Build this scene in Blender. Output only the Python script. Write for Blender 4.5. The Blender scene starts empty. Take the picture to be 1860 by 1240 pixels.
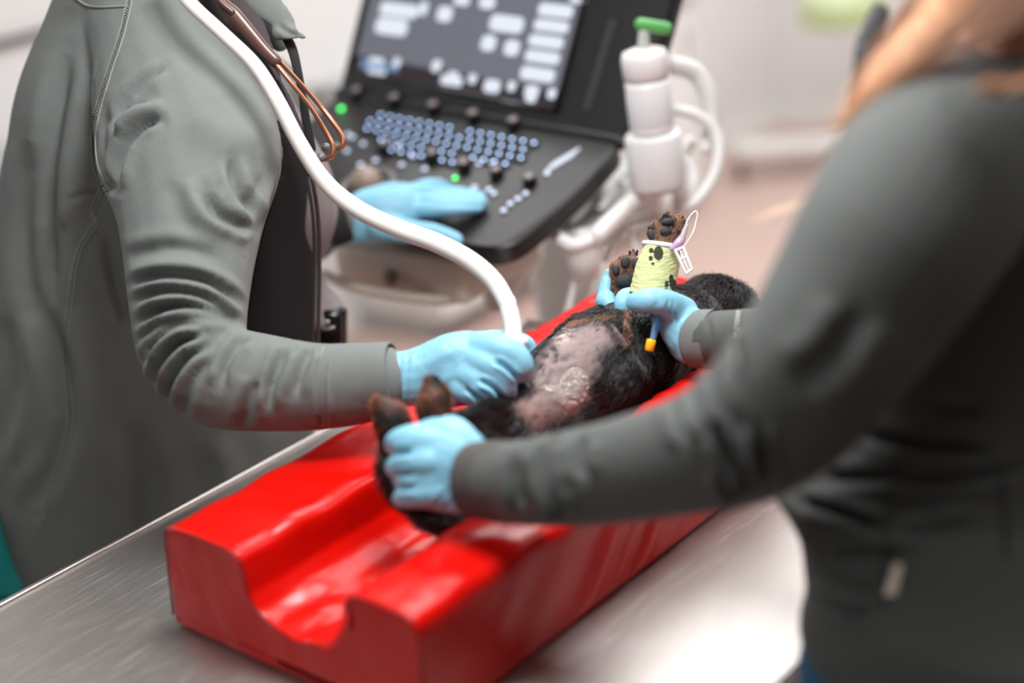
import bpy, bmesh, math, random
import numpy as np
from mathutils import Vector, Matrix
from mathutils.bvhtree import BVHTree
random.seed(7); rng = np.random.default_rng(7)
S = bpy.context.scene; COL = S.collection

# ------------------------------------------------------------------ camera
R = np.array([[0.65223106, 0.35723439, -0.66856431],
              [-0.74488227, 0.13855403, -0.65265088],
              [-0.14051706, 0.92368088, 0.35646681]])      # camera axes as columns, in the world (z up)
F = 2642.56; HC = 1.65
CAM = np.array([0, 0, HC]); FW = -R[:, 2]; RT = R[:, 0]; UPC = R[:, 1]
cd = bpy.data.cameras.new('camera'); cam = bpy.data.objects.new('camera', cd); COL.objects.link(cam)
M4 = Matrix([list(R[i]) + [CAM[i]] for i in range(3)] + [[0, 0, 0, 1]])
cam.matrix_world = M4
cd.sensor_width = 36; cd.lens = 36 * F / 1860; cd.clip_start = .05
cd.dof.use_dof = True; cd.dof.focus_distance = 1.63; cd.dof.aperture_fstop = 1.3; cd.dof.aperture_blades = 0
S.camera = cam
# ------------------------------------------------------------------ world, lights, exposure
w = bpy.data.worlds.new('world'); S.world = w; w.use_nodes = True
w.node_tree.nodes['Background'].inputs[0].default_value = (.9, .95, 1, 1)
w.node_tree.nodes['Background'].inputs[1].default_value = 2.2
S.view_settings.view_transform = 'Standard'; S.view_settings.look = 'None'
S.view_settings.gamma = 1; S.view_settings.use_curve_mapping = False
S.view_settings.exposure = -0.42
def area(name, loc, size, power, rot=(0, 0, 0), col=(1, 1, 1)):
    l = bpy.data.lights.new(name, 'AREA'); l.shape = 'RECTANGLE'; l.size, l.size_y = size; l.energy = power; l.color = col
    o = bpy.data.objects.new(name, l); COL.objects.link(o); o.location = loc; o.rotation_euler = rot; return o
area('exam_lamp', (.90, .80, 2.06), (.34, .34), 23)
area('ceiling_light_near', (-.5, .9, 2.66), (.9, .9), 8)  # added fill from behind the camera for the cushion front
area('ceiling_light_centre', (2.5, 1.8, 2.66), (1.5, 1.9), 52)
area('ceiling_light_far', (4.6, 2.0, 2.66), (1.2, 1.2), 64)
area('ceiling_light_side', (2.6, -.7, 2.66), (1.2, 1.2), 30)  # added fill, placed to brighten the cart tray and bottle
area('window_daylight', (.2, 3.55, 1.75), (1.7, 1.0), 4, (math.radians(-90), 0, 0), (.95, .98, 1))

# ------------------------------------------------------------------ helpers
def ray(px, py): return R @ np.array([px - 930., 620. - py, -F])
def P(px, py, d): return ray(px, py) * (d / F) + CAM            # image point at a depth -> world
def Pz(px, py, z):
    r = ray(px, py); return r * ((z - HC) / r[2]) + CAM
def proj(v):
    q = (np.atleast_2d(v) - CAM) @ R; d = -q[:, 2]
    return 930 + F * q[:, 0] / d, 620 - F * q[:, 1] / d, d
def nrm(v): v = np.asarray(v, float); return v / (np.linalg.norm(v) + 1e-12)

def lin(c):
    return tuple(((x / 255) / 12.92 if x / 255 <= .04045 else ((x / 255 + .055) / 1.055) ** 2.4) for x in c[:3]) + (1,)
MATS = {}
def mat(name, col, rough=.6, metal=0., bump=None, var=0., vscale=8., attr=None, sheen=0., trans=0., emit=None, es=1., coat=0., ior=1.45, wave=None, alpha=1., sss=0., aniso=None, spec=.5):
    if name in MATS: return MATS[name]
    m = bpy.data.materials.new(name); m.use_nodes = True; nt = m.node_tree; N = nt.nodes; L = nt.links
    b = N['Principled BSDF']; I = b.inputs
    I['Base Color'].default_value = lin(col); I['Roughness'].default_value = rough; I['Metallic'].default_value = metal
    I['IOR'].default_value = ior; I['Sheen Weight'].default_value = sheen; I['Sheen Roughness'].default_value = .5
    I['Transmission Weight'].default_value = trans; I['Coat Weight'].default_value = coat; I['Coat Roughness'].default_value = .1
    I['Alpha'].default_value = alpha; I['Subsurface Weight'].default_value = sss; I['Specular IOR Level'].default_value = spec
    if sss: I['Subsurface Radius'].default_value = (.01, .004, .003); I['Subsurface Scale'].default_value = 1
    tc = N.new('ShaderNodeTexCoord'); src = None
    if attr:
        a = N.new('ShaderNodeAttribute'); a.attribute_name = attr; src = a.outputs['Color']
        L.new(src, I['Base Color'])
    if var:
        n = N.new('ShaderNodeTexNoise'); n.inputs['Scale'].default_value = vscale; n.inputs['Detail'].default_value = 4
        L.new(tc.outputs['Object'], n.inputs['Vector'])
        r = N.new('ShaderNodeMapRange'); r.inputs[3].default_value = 1 - var; r.inputs[4].default_value = 1 + var
        L.new(n.outputs['Fac'], r.inputs[0])
        h = N.new('ShaderNodeHueSaturation'); h.inputs['Color'].default_value = lin(col)
        if src: L.new(src, h.inputs['Color'])
        L.new(r.outputs[0], h.inputs['Value']); L.new(h.outputs[0], I['Base Color'])
    if emit:
        I['Emission Color'].default_value = lin(emit); I['Emission Strength'].default_value = es
    last = None
    if bump:
        for sc, st in ([bump] if not isinstance(bump, list) else bump):
            n = N.new('ShaderNodeTexNoise'); n.inputs['Scale'].default_value = sc; n.inputs['Detail'].default_value = 3
            L.new(tc.outputs['Object'], n.inputs['Vector'])
            bp = N.new('ShaderNodeBump'); bp.inputs['Strength'].default_value = 1; bp.inputs['Distance'].default_value = st
            L.new(n.outputs['Fac'], bp.inputs['Height'])
            if last: L.new(last, bp.inputs['Normal'])
            last = bp.outputs[0]
    if wave:
        wv = N.new('ShaderNodeTexWave'); wv.inputs['Scale'].default_value = wave[0]; wv.inputs['Distortion'].default_value = 1.5
        wv.inputs['Detail'].default_value = 1; wv.bands_direction = wave[2]
        L.new(tc.outputs['Object'], wv.inputs['Vector'])
        bp = N.new('ShaderNodeBump'); bp.inputs['Distance'].default_value = wave[1]; L.new(wv.outputs['Fac'], bp.inputs['Height'])
        if last: L.new(last, bp.inputs['Normal'])
        last = bp.outputs[0]
    if last: L.new(last, I['Normal'])
    MATS[name] = m; return m

WL = {}   # world location of every object we parent to
def tag(o, label=None, cat=None, group=None, kind=None):
    if label: o['label'] = label
    if cat: o['category'] = cat
    if group: o['group'] = group
    if kind: o['kind'] = kind
    return o
def link(o, loc, parent=None):
    COL.objects.link(o); loc = np.asarray(loc, float); WL[o.name] = loc
    if parent is not None:
        o.parent = parent; o.location = Vector(loc - WL[parent.name])
    else: o.location = Vector(loc)
    return o
def thing(name, loc, label, cat, group=None):
    return tag(link(bpy.data.objects.new(name, None), loc), label, cat, group)
def mesh(name, V, Fc, m, parent=None, smooth=True, loc=None, label=None, kind=None, colors=None, mats=None, midx=None, auto=None):
    V = np.asarray(V, float)
    if loc is None: loc = (V.min(0) + V.max(0)) / 2
    me = bpy.data.meshes.new(name); me.from_pydata((V - loc).tolist(), [], [tuple(int(i) for i in f) for f in Fc])
    for mm in (mats or [m]): me.materials.append(mm)
    if midx is not None: me.polygons.foreach_set('material_index', np.asarray(midx, np.int32))
    if smooth: me.polygons.foreach_set('use_smooth', [True] * len(me.polygons))
    if colors is not None:
        a = me.color_attributes.new('Col', 'FLOAT_COLOR', 'POINT')
        a.data.foreach_set('color', np.concatenate([colors, np.ones((len(colors), 1))], 1).astype(np.float32).ravel())
    me.update()
    bm = bmesh.new(); bm.from_mesh(me); bmesh.ops.recalc_face_normals(bm, faces=bm.faces); bm.to_mesh(me); bm.free()
    if smooth and auto: me.set_sharp_from_angle(angle=math.radians(auto))
    o = link(bpy.data.objects.new(name, me), loc, parent)
    if label: o['label'] = label
    if kind: o['kind'] = kind
    return o
def dup(o, loc, parent=None):
    c = o.copy(); return link(c, loc, parent)

class G:                                   # geometry accumulator
    def __init__(s): s.V = []; s.F = []; s.n = 0; s.I = []; s.mi = 0
    def add(s, V, Fc):
        V = np.asarray(V, float); s.V.append(V); s.F += [tuple(i + s.n for i in f) for f in Fc]; s.I += [s.mi] * len(Fc); s.n += len(V); return s
    def out(s): return np.concatenate(s.V), s.F
    def box(s, c, ex, ey, ez):             # half vectors
        c, ex, ey, ez = map(lambda q: np.asarray(q, float), (c, ex, ey, ez))
        V = [c + a * ex + b * ey + d * ez for a in (-1, 1) for b in (-1, 1) for d in (-1, 1)]
        return s.add(V, [(0, 1, 3, 2), (4, 6, 7, 5), (0, 4, 5, 1), (2, 3, 7, 6), (0, 2, 6, 4), (1, 5, 7, 3)])
    def bbox(s, c, ex, ey, ez, r=.15):     # bevelled box through bmesh
        bm = bmesh.new(); g = G().box(c, ex, ey, ez); V, Fc = g.out()
        vs = [bm.verts.new(v) for v in V]
        for f in Fc: bm.faces.new([vs[i] for i in f])
        k = r * min(np.linalg.norm(ex), np.linalg.norm(ey), np.linalg.norm(ez)) * 2
        bmesh.ops.bevel(bm, geom=bm.edges[:], offset=k, segments=2, affect='EDGES', profile=.5)
        bm.verts.index_update(); s.add([v.co[:] for v in bm.verts], [[v.index for v in f.verts] for f in bm.faces]); bm.free(); return s
    def loft(s, rings, cap=True):
        n = len(rings[0]); V = np.concatenate(rings); Fc = []
        for i in range(len(rings) - 1):
            for j in range(n):
                k = (j + 1) % n; Fc.append((i * n + j, i * n + k, (i + 1) * n + k, (i + 1) * n + j))
        if cap: Fc += [tuple(range(n))[::-1], tuple((len(rings) - 1) * n + j for j in range(n))]
        return s.add(V, Fc)
    def tube(s, pts, r, seg=12, flat=1., cap=True, round_=True, sub=4, ref=None):
        C, Rr = spline(pts, r, sub); return s.add(*limbw(C, Rr, seg, flat, round_, ref, cap))
    def lathe(s, base, axis, prof, seg=24):   # prof: (radius, height)
        a = nrm(axis); u = nrm(np.cross(a, [0.3, .9, .1])); v = np.cross(a, u)
        t = np.linspace(0, 2 * np.pi, seg, endpoint=False)
        rings = [np.asarray(base) + a * h + max(r, 1e-5) * (np.cos(t)[:, None] * u + np.sin(t)[:, None] * v) for r, h in prof]
        return s.loft(rings)
    def ball(s, c, r, seg=14):
        r = np.ones(3) * r; V = []; n = seg; m = seg // 2 + 1
        rings = []
        for i in range(m + 1):
            ph = np.pi * max(.02, min(.98, i / m)) if i in (0, m) else np.pi * i / m
            t = np.linspace(0, 2 * np.pi, n, endpoint=False)
            rings.append(np.asarray(c) + np.stack([np.sin(ph) * np.cos(t), np.sin(ph) * np.sin(t), np.full(n, np.cos(ph))], 1) * r)
        return s.loft(rings)
    def ell(s, c, a, b, d, seg=12):      # ellipsoid with half-axis vectors
        rings = []; m = seg // 2 + 1; t = np.linspace(0, 2 * np.pi, seg, endpoint=False)
        for i in range(m + 1):
            ph = np.pi * (i / m if 0 < i < m else (.02 if i == 0 else .98))
            rings.append(np.asarray(c) + np.sin(ph) * (np.cos(t)[:, None] * a + np.sin(t)[:, None] * b) + np.cos(ph) * np.asarray(d))
        return s.loft(rings)
def spline(pts, r, sub=4):
    pts = np.asarray(pts, float); r = np.ones(len(pts)) * r
    if len(pts) < 3 or sub < 2: return pts, r
    A = np.column_stack([pts, r]); n = len(A); out = []
    for i in range(n - 1):
        p0, p1, p2, p3 = A[max(i - 1, 0)], A[i], A[i + 1], A[min(i + 2, n - 1)]
        for k in range(sub):
            t = k / sub
            out.append(.5 * ((2 * p1) + (-p0 + p2) * t + (2 * p0 - 5 * p1 + 4 * p2 - p3) * t * t + (-p0 + 3 * p1 - 3 * p2 + p3) * t ** 3))
    out.append(A[-1]); out = np.array(out); return out[:, :3], np.maximum(out[:, 3], 1e-4)
def limbw(C, Rr, seg=14, flat=1., round_=True, ref=None, cap=True):
    n = len(C); T = np.gradient(C, axis=0); T /= np.linalg.norm(T, axis=1)[:, None] + 1e-12
    ref = FW if ref is None else np.asarray(ref, float)
    t = np.linspace(0, 2 * np.pi, seg, endpoint=False); flat = np.ones(n) * flat
    u = np.cross(T[0], ref)
    if np.linalg.norm(u) < .2: u = np.cross(T[0], UPC)
    u = nrm(u); rings = []
    fr = []
    for i in range(n):
        c = np.cross(T[i], ref)
        if np.linalg.norm(c) > .35:
            c = nrm(c); c = c if c @ u > 0 else -c; u = nrm(.5 * u + .5 * c)
        u = nrm(u - T[i] * (u @ T[i])); v = np.cross(T[i], u); fr.append((u, v))
    def ring(i, off, k):
        u, v = fr[i]; return C[i] + T[i] * off + Rr[i] * k * (np.cos(t)[:, None] * u + flat[i] * np.sin(t)[:, None] * v)
    if round_: rings += [ring(0, -Rr[0] * .98, .15), ring(0, -Rr[0] * .8, .6), ring(0, -Rr[0] * .45, .89)]
    rings += [ring(i, 0, 1) for i in range(n)]
    if round_: rings += [ring(n - 1, Rr[-1] * .45, .89), ring(n - 1, Rr[-1] * .8, .6), ring(n - 1, Rr[-1] * .98, .15)]
    g = G().loft(rings, cap); return g.out()
def L3(st):                                # stations (px,py,depth,r px) -> world points, radii
    return [P(a, b, d) for a, b, d, r in st], [r * d / F for a, b, d, r in st]
def limb(g, st, flat=1., seg=16, sub=4, round_=True):
    p, r = L3(st); g.tube(p, r, seg, flat, True, round_, sub); return g
def slab(g, rows, seg=40, e=2.3, fwd=None):          # rows: (xl, xr, y, depth, half thickness)
    rows = np.array(rows, float); C, _ = spline(rows[:, :3], 1, 4); D, _ = spline(np.column_stack([rows[:, 3], rows[:, 4], rows[:, 4]]), 1, 4)
    fh = nrm([FW[0], FW[1], 0]) if fwd is None else nrm(fwd); t = np.linspace(0, 2 * np.pi, seg, endpoint=False); rings = []
    for (xl, xr, y), (d, th, _) in zip(C, D):
        c = P((xl + xr) / 2, y, d); h = (xr - xl) / 2 * d / F
        ct, s_ = np.cos(t), np.sin(t)
        rings.append(c + (np.sign(ct) * abs(ct) ** (2 / e) * h)[:, None] * RT + (np.sign(s_) * abs(s_) ** (2 / e) * th)[:, None] * fh)
    g.loft(rings); return g
def remesh(g, voxel, smooth=6, lam=.5):
    V, Fc = g.out(); me = bpy.data.meshes.new('tmp'); me.from_pydata(V.tolist(), [], [tuple(map(int, f)) for f in Fc])
    bm = bmesh.new(); bm.from_mesh(me); bmesh.ops.recalc_face_normals(bm, faces=bm.faces); bm.to_mesh(me); bm.free()
    o = bpy.data.objects.new('tmp', me); COL.objects.link(o)
    md = o.modifiers.new('r', 'REMESH'); md.mode = 'VOXEL'; md.voxel_size = voxel
    sm = o.modifiers.new('s', 'SMOOTH'); sm.factor = lam; sm.iterations = smooth
    dg = bpy.context.evaluated_depsgraph_get(); e = o.evaluated_get(dg); m2 = bpy.data.meshes.new_from_object(e)
    n = len(m2.vertices); V = np.empty(n * 3); m2.vertices.foreach_get('co', V); V = V.reshape(-1, 3)
    N = np.empty(n * 3); m2.vertices.foreach_get('normal', N); N = N.reshape(-1, 3)
    Fc = [tuple(p.vertices) for p in m2.polygons]
    bpy.data.objects.remove(o); bpy.data.meshes.remove(me); bpy.data.meshes.remove(m2)
    return V, Fc, N
def seg_dist(X, Y, line):                  # distance and parameter to a polyline
    line = np.asarray(line, float); best = np.full(len(X), 1e9); par = np.zeros(len(X)); n = len(line) - 1
    for i in range(n):
        a, b = line[i], line[i + 1]; d = b - a; l2 = d @ d
        t = np.clip(((X - a[0]) * d[0] + (Y - a[1]) * d[1]) / l2, 0, 1)
        q = np.hypot(X - a[0] - t * d[0], Y - a[1] - t * d[1]); k = q < best
        best[k] = q[k]; par[k] = (i + t[k]) / n
    return best, par
def smoothline(line):
    p, _ = spline(np.column_stack([np.asarray(line, float), np.zeros(len(line))]), 1, 4); return p[:, :2]
FK = 1.0
def folds(V, N, cr, dmin=0, dmax=99):      # cr: (polyline, width px, amp m); valley when amp<0, with raised lips
    x, y, d = proj(V); f = np.clip(-(N @ FW) * 1.6, 0, 1) * ((d > dmin) & (d < dmax)); off = np.zeros(len(V))
    for line, wd, amp in cr:
        q, t = seg_dist(x, y, smoothline(line)); s = np.clip(np.sin(np.pi * np.clip(t, .02, .98)) * 1.6, 0, 1)
        g = np.exp(-(q / wd) ** 2) - .55 * np.exp(-((q - 1.9 * wd) / (1.1 * wd)) ** 2)
        off += FK * amp * g * s
    return V + N * (off * f)[:, None]
def hash3(i): 
    n = (i[:, 0] * 374761393 + i[:, 1] * 668265263 + i[:, 2] * 2147483647) & 0xffffffff
    n = ((n ^ (n >> 13)) * 1274126177) & 0xffffffff; return ((n ^ (n >> 16)) & 0xffff) / 65535.
def vnoise(X):
    X = np.asarray(X, float); i = np.floor(X).astype(np.int64); f = X - i; f = f * f * (3 - 2 * f); o = 0
    for a in (0, 1):
        for b in (0, 1):
            for c in (0, 1):
                o = o + hash3(i + [a, b, c]) * (f[:, 0] if a else 1 - f[:, 0]) * (f[:, 1] if b else 1 - f[:, 1]) * (f[:, 2] if c else 1 - f[:, 2])
    return o
def fbm(X, o=3): return sum(vnoise(np.asarray(X) * 2 ** k + 17 * k) / 2 ** (k + 1) for k in range(o))
def drape(V, Fc):
    bvh = BVHTree.FromPolygons([tuple(v) for v in V], Fc)
    def f(px, py, off=.001, fallback=None):
        r = nrm(ray(px, py)); h = bvh.ray_cast(Vector(CAM), Vector(r))
        if h[0] is None: return None if fallback is None else P(px, py, fallback)
        return np.array(h[0]) + np.array(h[1]) * off * (1 if np.array(h[1]) @ r < 0 else -1)
    return f
def drape_line(f, line, n=24, off=.001):
    l = smoothline(line) if len(line) > 2 else np.asarray(line, float)
    s = np.linspace(0, len(l) - 1, n); out = []
    for k in s:
        i = min(int(k), len(l) - 2); q = l[i] + (l[i + 1] - l[i]) * (k - i); h = f(q[0], q[1], off)
        if h is not None: out.append(h)
    return out
def curves(name, Ps, Rs, m, parent, kind='stuff', label=None):     # Ps (n,k,3) strands
    n, k, _ = Ps.shape; cu = bpy.data.hair_curves.new(name); cu.add_curves([k] * n)
    loc = Ps.reshape(-1, 3).mean(0)
    cu.points.foreach_set('position', (Ps - loc).reshape(-1).astype(np.float32)); cu.points.foreach_set('radius', Rs.reshape(-1).astype(np.float32))
    cu.materials.append(m); o = link(bpy.data.objects.new(name, cu), loc, parent); o['kind'] = kind
    if label: o['label'] = label
    return o

# ------------------------------------------------------------------ materials
FAB = mat('sweater_fleece', (112, 117, 114), .92, bump=[(1100, .0007), (160, .00035)], var=.07, vscale=30, sheen=.05)
FABR = mat('jacket_softshell', (80, 83, 81), .8, bump=[(700, .0004)], var=.05, vscale=20, sheen=.03)
RIB = mat('rib_knit', (98, 101, 99), .9, wave=(170, .0012, 'Z'), bump=(600, .0004), sheen=.1)
DARKFAB = mat('dark_lining', (38, 38, 39), .85, bump=(500, .0005))
SHIRT = mat('shirt_cotton', (120, 112, 113), .85, bump=(600, .0004), sheen=.1)
TEAL = mat('teal_scrub', (8, 118, 116), .7, bump=(500, .0004))
NIT = mat('nitrile_glove', (128, 186, 210), .48, bump=[(60, .0010), (260, .0003)], var=.03, sss=0)
SKIN = mat('skin', (222, 168, 150), .5, sss=.2, bump=(300, .0004))
RED = mat('red_vinyl', (206, 14, 6), .24, bump=[(9, .006), (420, .00012)], coat=.06, spec=.4)
REDS = mat('red_vinyl_seam', (150, 10, 4), .35)
STEEL = mat('brushed_steel', (188, 184, 181), .32, 1., bump=[(35, .0006)], var=.05, vscale=3)
WHITEP = mat('white_plastic', (226, 226, 224), .4)
WHITEW = mat('white_wall_paint', (222, 220, 219), .8, bump=(60, .0006))
CEIL = mat('ceiling_paint', (228, 228, 226), .9, bump=(40, .0006))
BLACKP = mat('black_plastic', (24, 24, 25), .38, bump=(800, .00008))
BLACKG = mat('black_glossy', (14, 14, 15), .15)
BEIGE = mat('beige_plastic', (196, 184, 172), .5)
GREYP = mat('grey_plastic', (168, 170, 170), .5)
CREAM = mat('cream_rubber', (226, 220, 213), .42, bump=(60, .0002))
COPPER = mat('copper_tube', (186, 126, 98), .25, .85)
BROWN = mat('brown_rubber', (84, 56, 50), .3)
FURB = mat('black_fur', (24, 21, 22), .3, spec=.7); FURT = mat('tan_fur', (140, 104, 84), .5)
FURD = mat('rust_fur', (136, 82, 58), .5); FURG = mat('thin_grey_fur', (84, 72, 72), .35, spec=.7)
PAD = mat('paw_pad', (40, 42, 46), .55, bump=(900, .0008)); CLAW = mat('claw', (30, 26, 26), .3)
DOGM = mat('dog_coat', (40, 30, 30), .5, attr='Col', bump=[(220, .0012), (900, .0005)])
FLOORM = mat('vinyl_floor', (188, 162, 153), .45, var=.06, vscale=2.5, bump=(30, .0005))

# ------------------------------------------------------------------ the room
def structure(name, c, h, m, parent=None, bevel=False):
    c = np.array(c, float); g = G(); (g.bbox if bevel else g.box)(c, [h[0], 0, 0], [0, h[1], 0], [0, 0, h[2]])
    o = mesh(name, *g.out(), m, parent, smooth=False); o['kind'] = 'structure'; return o
X0, X1, Y0, Y1, ZC = -2.2, 5.7, -2.6, 3.64, 2.7
structure('floor', ((X0 + X1) / 2, (Y0 + Y1) / 2, -.05), ((X1 - X0) / 2, (Y1 - Y0) / 2, .05), FLOORM)
structure('ceiling', ((X0 + X1) / 2, (Y0 + Y1) / 2, ZC + .05), ((X1 - X0) / 2, (Y1 - Y0) / 2, .05), CEIL)
structure('wall_far', (X1 + .06, (Y0 + Y1) / 2, ZC / 2), (.06, (Y1 - Y0) / 2 + .12, ZC / 2), WHITEW)
WALLD = mat('taupe_wall_paint', (50, 48, 47), .8, bump=(60, .0006))  # unseen walls, colour made dark to cut bounce light
structure('wall_right', ((X0 + X1) / 2, Y0 - .06, ZC / 2), ((X1 - X0) / 2, .06, ZC / 2), WALLD)
structure('wall_back', (X0 - .06, (Y0 + Y1) / 2, ZC / 2), (.06, (Y1 - Y0) / 2 + .12, ZC / 2), WALLD)
# left wall with a window opening, x -.7..1.1, z 1.2..2.3
wl = tag(link(bpy.data.objects.new('wall_left', None), (1.75, Y1 + .06, 0)), kind='structure')
WX0, WX1, WZ0, WZ1 = -.75, 1.15, 1.12, 2.3
for i, (a, b, c, d) in enumerate([(X0, WX0, 0, ZC), (WX1, X1, 0, ZC), (WX0, WX1, 0, WZ0), (WX0, WX1, WZ1, ZC)]):
    structure('wall_section', ((a + b) / 2, Y1 + .06, (c + d) / 2), ((b - a) / 2, .06, (d - c) / 2), WHITEW, wl)
wn = tag(link(bpy.data.objects.new('window_1', None), ((WX0 + WX1) / 2, Y1 + .06, WZ0)), kind='structure')
g = G(); xc = (WX0 + WX1) / 2; zc = (WZ0 + WZ1) / 2; hw = (WX1 - WX0) / 2; hz = (WZ1 - WZ0) / 2
for c, h in (((WX0 + .03, zc), (.03, hz)), ((WX1 - .03, zc), (.03, hz)), ((xc, WZ0 + .03), (hw, .03)), ((xc, WZ1 - .03), (hw, .03)), ((xc, zc), (.025, hz))):
    g.box((c[0], Y1 + .05, c[1]), (h[0], 0, 0), (0, .03, 0), (0, 0, h[1]))
mesh('window_frame', *g.out(), WHITEP, wn, smooth=False)
GLASS = mat('window_glass', (255, 255, 255), .02, trans=1, ior=1.0)
mesh('window_pane', *G().box((xc, Y1 + .06, zc), (hw, 0, 0), (0, .003, 0), (0, 0, hz)).out(), GLASS, wn, smooth=False)
mesh('window_sill', *G().bbox((xc, Y1 - .08, WZ0 - .02), (hw + .08, 0, 0), (0, .12, 0), (0, 0, .018)).out(), WHITEP, wn, smooth=False)
q_ = ray(25, 70); q_ = q_ * (Y1 / q_[1]) + CAM
structure('trim_1', (2.1, Y1 - .012, q_[2]), (.9, .012, .007), mat('dark_strip', (70, 66, 64), .5))
for nm, c, h in (('baseboard_left', ((X0 + X1) / 2, Y1 - .006, .04), ((X1 - X0) / 2, .006, .04)), ('baseboard_far', (X1 - .006, (Y0 + Y1) / 2, .04), (.006, (Y1 - Y0) / 2, .04))):
    structure(nm, c, h, WHITEP)
for i, (x, y, sx, sy) in enumerate([(-.5, .9, .47, .47), (2.5, 1.8, .77, .97), (4.6, 2.0, .62, .62), (2.6, -.7, .62, .62)]):
    t = thing('ceiling_light', (x, y, ZC), ['small square ceiling light panel nearest the open end of the table', 'large square ceiling light panel behind the ultrasound machine', 'square ceiling light panel near the far wall', 'square ceiling light panel on the right above the empty floor'][i], 'ceiling light')  # the nearest and the right panel are added, to house the fill lights
    g = G()
    for a, b, c, d in ((-sx, 0, .012, sy), (sx, 0, .012, sy), (0, -sy, sx, .012), (0, sy, sx, .012)): g.box((x + a, y + b, ZC - .012), (c, 0, 0), (0, d, 0), (0, 0, .012))
    mesh('frame', *g.out(), WHITEP, t, smooth=False)
    mesh('diffuser', *G().box((x, y, ZC - .006), (sx - .015, 0, 0), (0, sy - .015, 0), (0, 0, .004)).out(), mat('light_diffuser', (255, 255, 255), .5, emit=(255, 255, 255), es=2.5), t, smooth=False)

el = thing('exam_lamp', (.90, .80, ZC), 'round exam lamp on a ceiling arm above the table', 'lamp')
mesh('lamp_head', *G().lathe((.90, .80, 2.08), (0, 0, 1), [(.24, 0), (.25, .02), (.22, .06), (.10, .09), (.03, .10)], 36).out(), WHITEP, el)
mesh('lamp_lens', *G().lathe((.90, .80, 2.074), (0, 0, 1), [(.20, 0), (.21, .004)], 36).out(), MATS['light_diffuser'], el)
mesh('lamp_arm', *G().tube([(.90, .80, 2.18), (.90, .80, ZC)], .018, 12, sub=1).out(), WHITEP, el)
# ------------------------------------------------------------------ exam table
TX0, TX1, TY0, TY1, TZ = -.35, 1.475, .605, 1.405, .90
tb = thing('exam_table', ((TX0 + TX1) / 2, 1.0, 0), 'scratched stainless steel exam table under the red cushion', 'table')
def steel_mat():
    m = mat('scratched_steel', (182, 178, 174), .4, .92); nt = m.node_tree; N = nt.nodes; L = nt.links; b = N['Principled BSDF']
    tc = N.new('ShaderNodeTexCoord'); last = None; mx = None
    for k, (rot, sx, sy) in enumerate([(.5, 14, 900), (1.3, 10, 700), (-.7, 12, 800), (2.3, 9, 650), (-.2, 16, 900)]):
        mp = N.new('ShaderNodeMapping'); mp.inputs['Rotation'].default_value = (0, 0, rot); mp.inputs['Scale'].default_value = (sx, sy, 1)
        n = N.new('ShaderNodeTexNoise'); n.inputs['Scale'].default_value = 1; n.inputs['Detail'].default_value = 1; n.inputs['Distortion'].default_value = .4
        L.new(tc.outputs['Object'], mp.inputs[0]); L.new(mp.outputs[0], n.inputs['Vector'])
        r = N.new('ShaderNodeMapRange'); r.inputs[1].default_value = .68; r.inputs[2].default_value = .78; L.new(n.outputs['Fac'], r.inputs[0])
        if mx is None: mx = r.outputs[0]
        else:
            a = N.new('ShaderNodeMath'); a.operation = 'MAXIMUM'; L.new(mx, a.inputs[0]); L.new(r.outputs[0], a.inputs[1]); mx = a.outputs[0]
    n = N.new('ShaderNodeTexNoise'); n.inputs['Scale'].default_value = 5; n.inputs['Detail'].default_value = 5; L.new(tc.outputs['Object'], n.inputs['Vector'])
    r = N.new('ShaderNodeMapRange'); r.inputs[3].default_value = .38; r.inputs[4].default_value = .5; L.new(n.outputs['Fac'], r.inputs[0])
    a = N.new('ShaderNodeMath'); a.operation = 'MULTIPLY_ADD'; a.inputs[1].default_value = .25; L.new(mx, a.inputs[0]); L.new(r.outputs[0], a.inputs[2]); L.new(a.outputs[0], b.inputs['Roughness'])
    bp = N.new('ShaderNodeBump'); bp.inputs['Distance'].default_value = .0002; bp.inputs['Strength'].default_value = .6; L.new(mx, bp.inputs['Height'])
    n2 = N.new('ShaderNodeTexNoise'); n2.inputs['Scale'].default_value = 7; L.new(tc.outputs['Object'], n2.inputs['Vector'])
    b2 = N.new('ShaderNodeBump'); b2.inputs['Distance'].default_value = .0008; L.new(n2.outputs['Fac'], b2.inputs['Height']); L.new(bp.outputs[0], b2.inputs['Normal'])
    L.new(b2.outputs[0], b.inputs['Normal']); return m
SCR = steel_mat(); cx, cy = (TX0 + TX1) / 2, (TY0 + TY1) / 2; hx, hy = (TX1 - TX0) / 2, (TY1 - TY0) / 2
mesh('table_top', *G().bbox((cx, cy, TZ - .0125), (hx, 0, 0), (0, hy, 0), (0, 0, .012), .2).out(), SCR, tb, smooth=False)
g = G()
rp = [(TX0, TY0, TZ), (TX1, TY0, TZ), (TX1, TY1, TZ), (TX0, TY1, TZ)]
for i in range(4):
    a, b = np.array(rp[i]), np.array(rp[(i + 1) % 4]); g.tube([a, b], .0045, 8, sub=1)
mesh('raised_rim', *g.out(), STEEL, tb)
mesh('under_frame', *G().bbox((cx, cy, TZ - .06), (hx - .08, 0, 0), (0, hy - .08, 0), (0, 0, .03), .2).out(), STEEL, tb, smooth=False)
mesh('pedestal', *G().bbox((cx - .1, cy, .45), (.14, 0, 0), (0, .12, 0), (0, 0, .39), .1).out(), WHITEP, tb, smooth=False)
mesh('foot_plate', *G().bbox((cx - .1, cy, .032), (.45, 0, 0), (0, .27, 0), (0, 0, .03), .2).out(), GREYP, tb, smooth=False)

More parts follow.
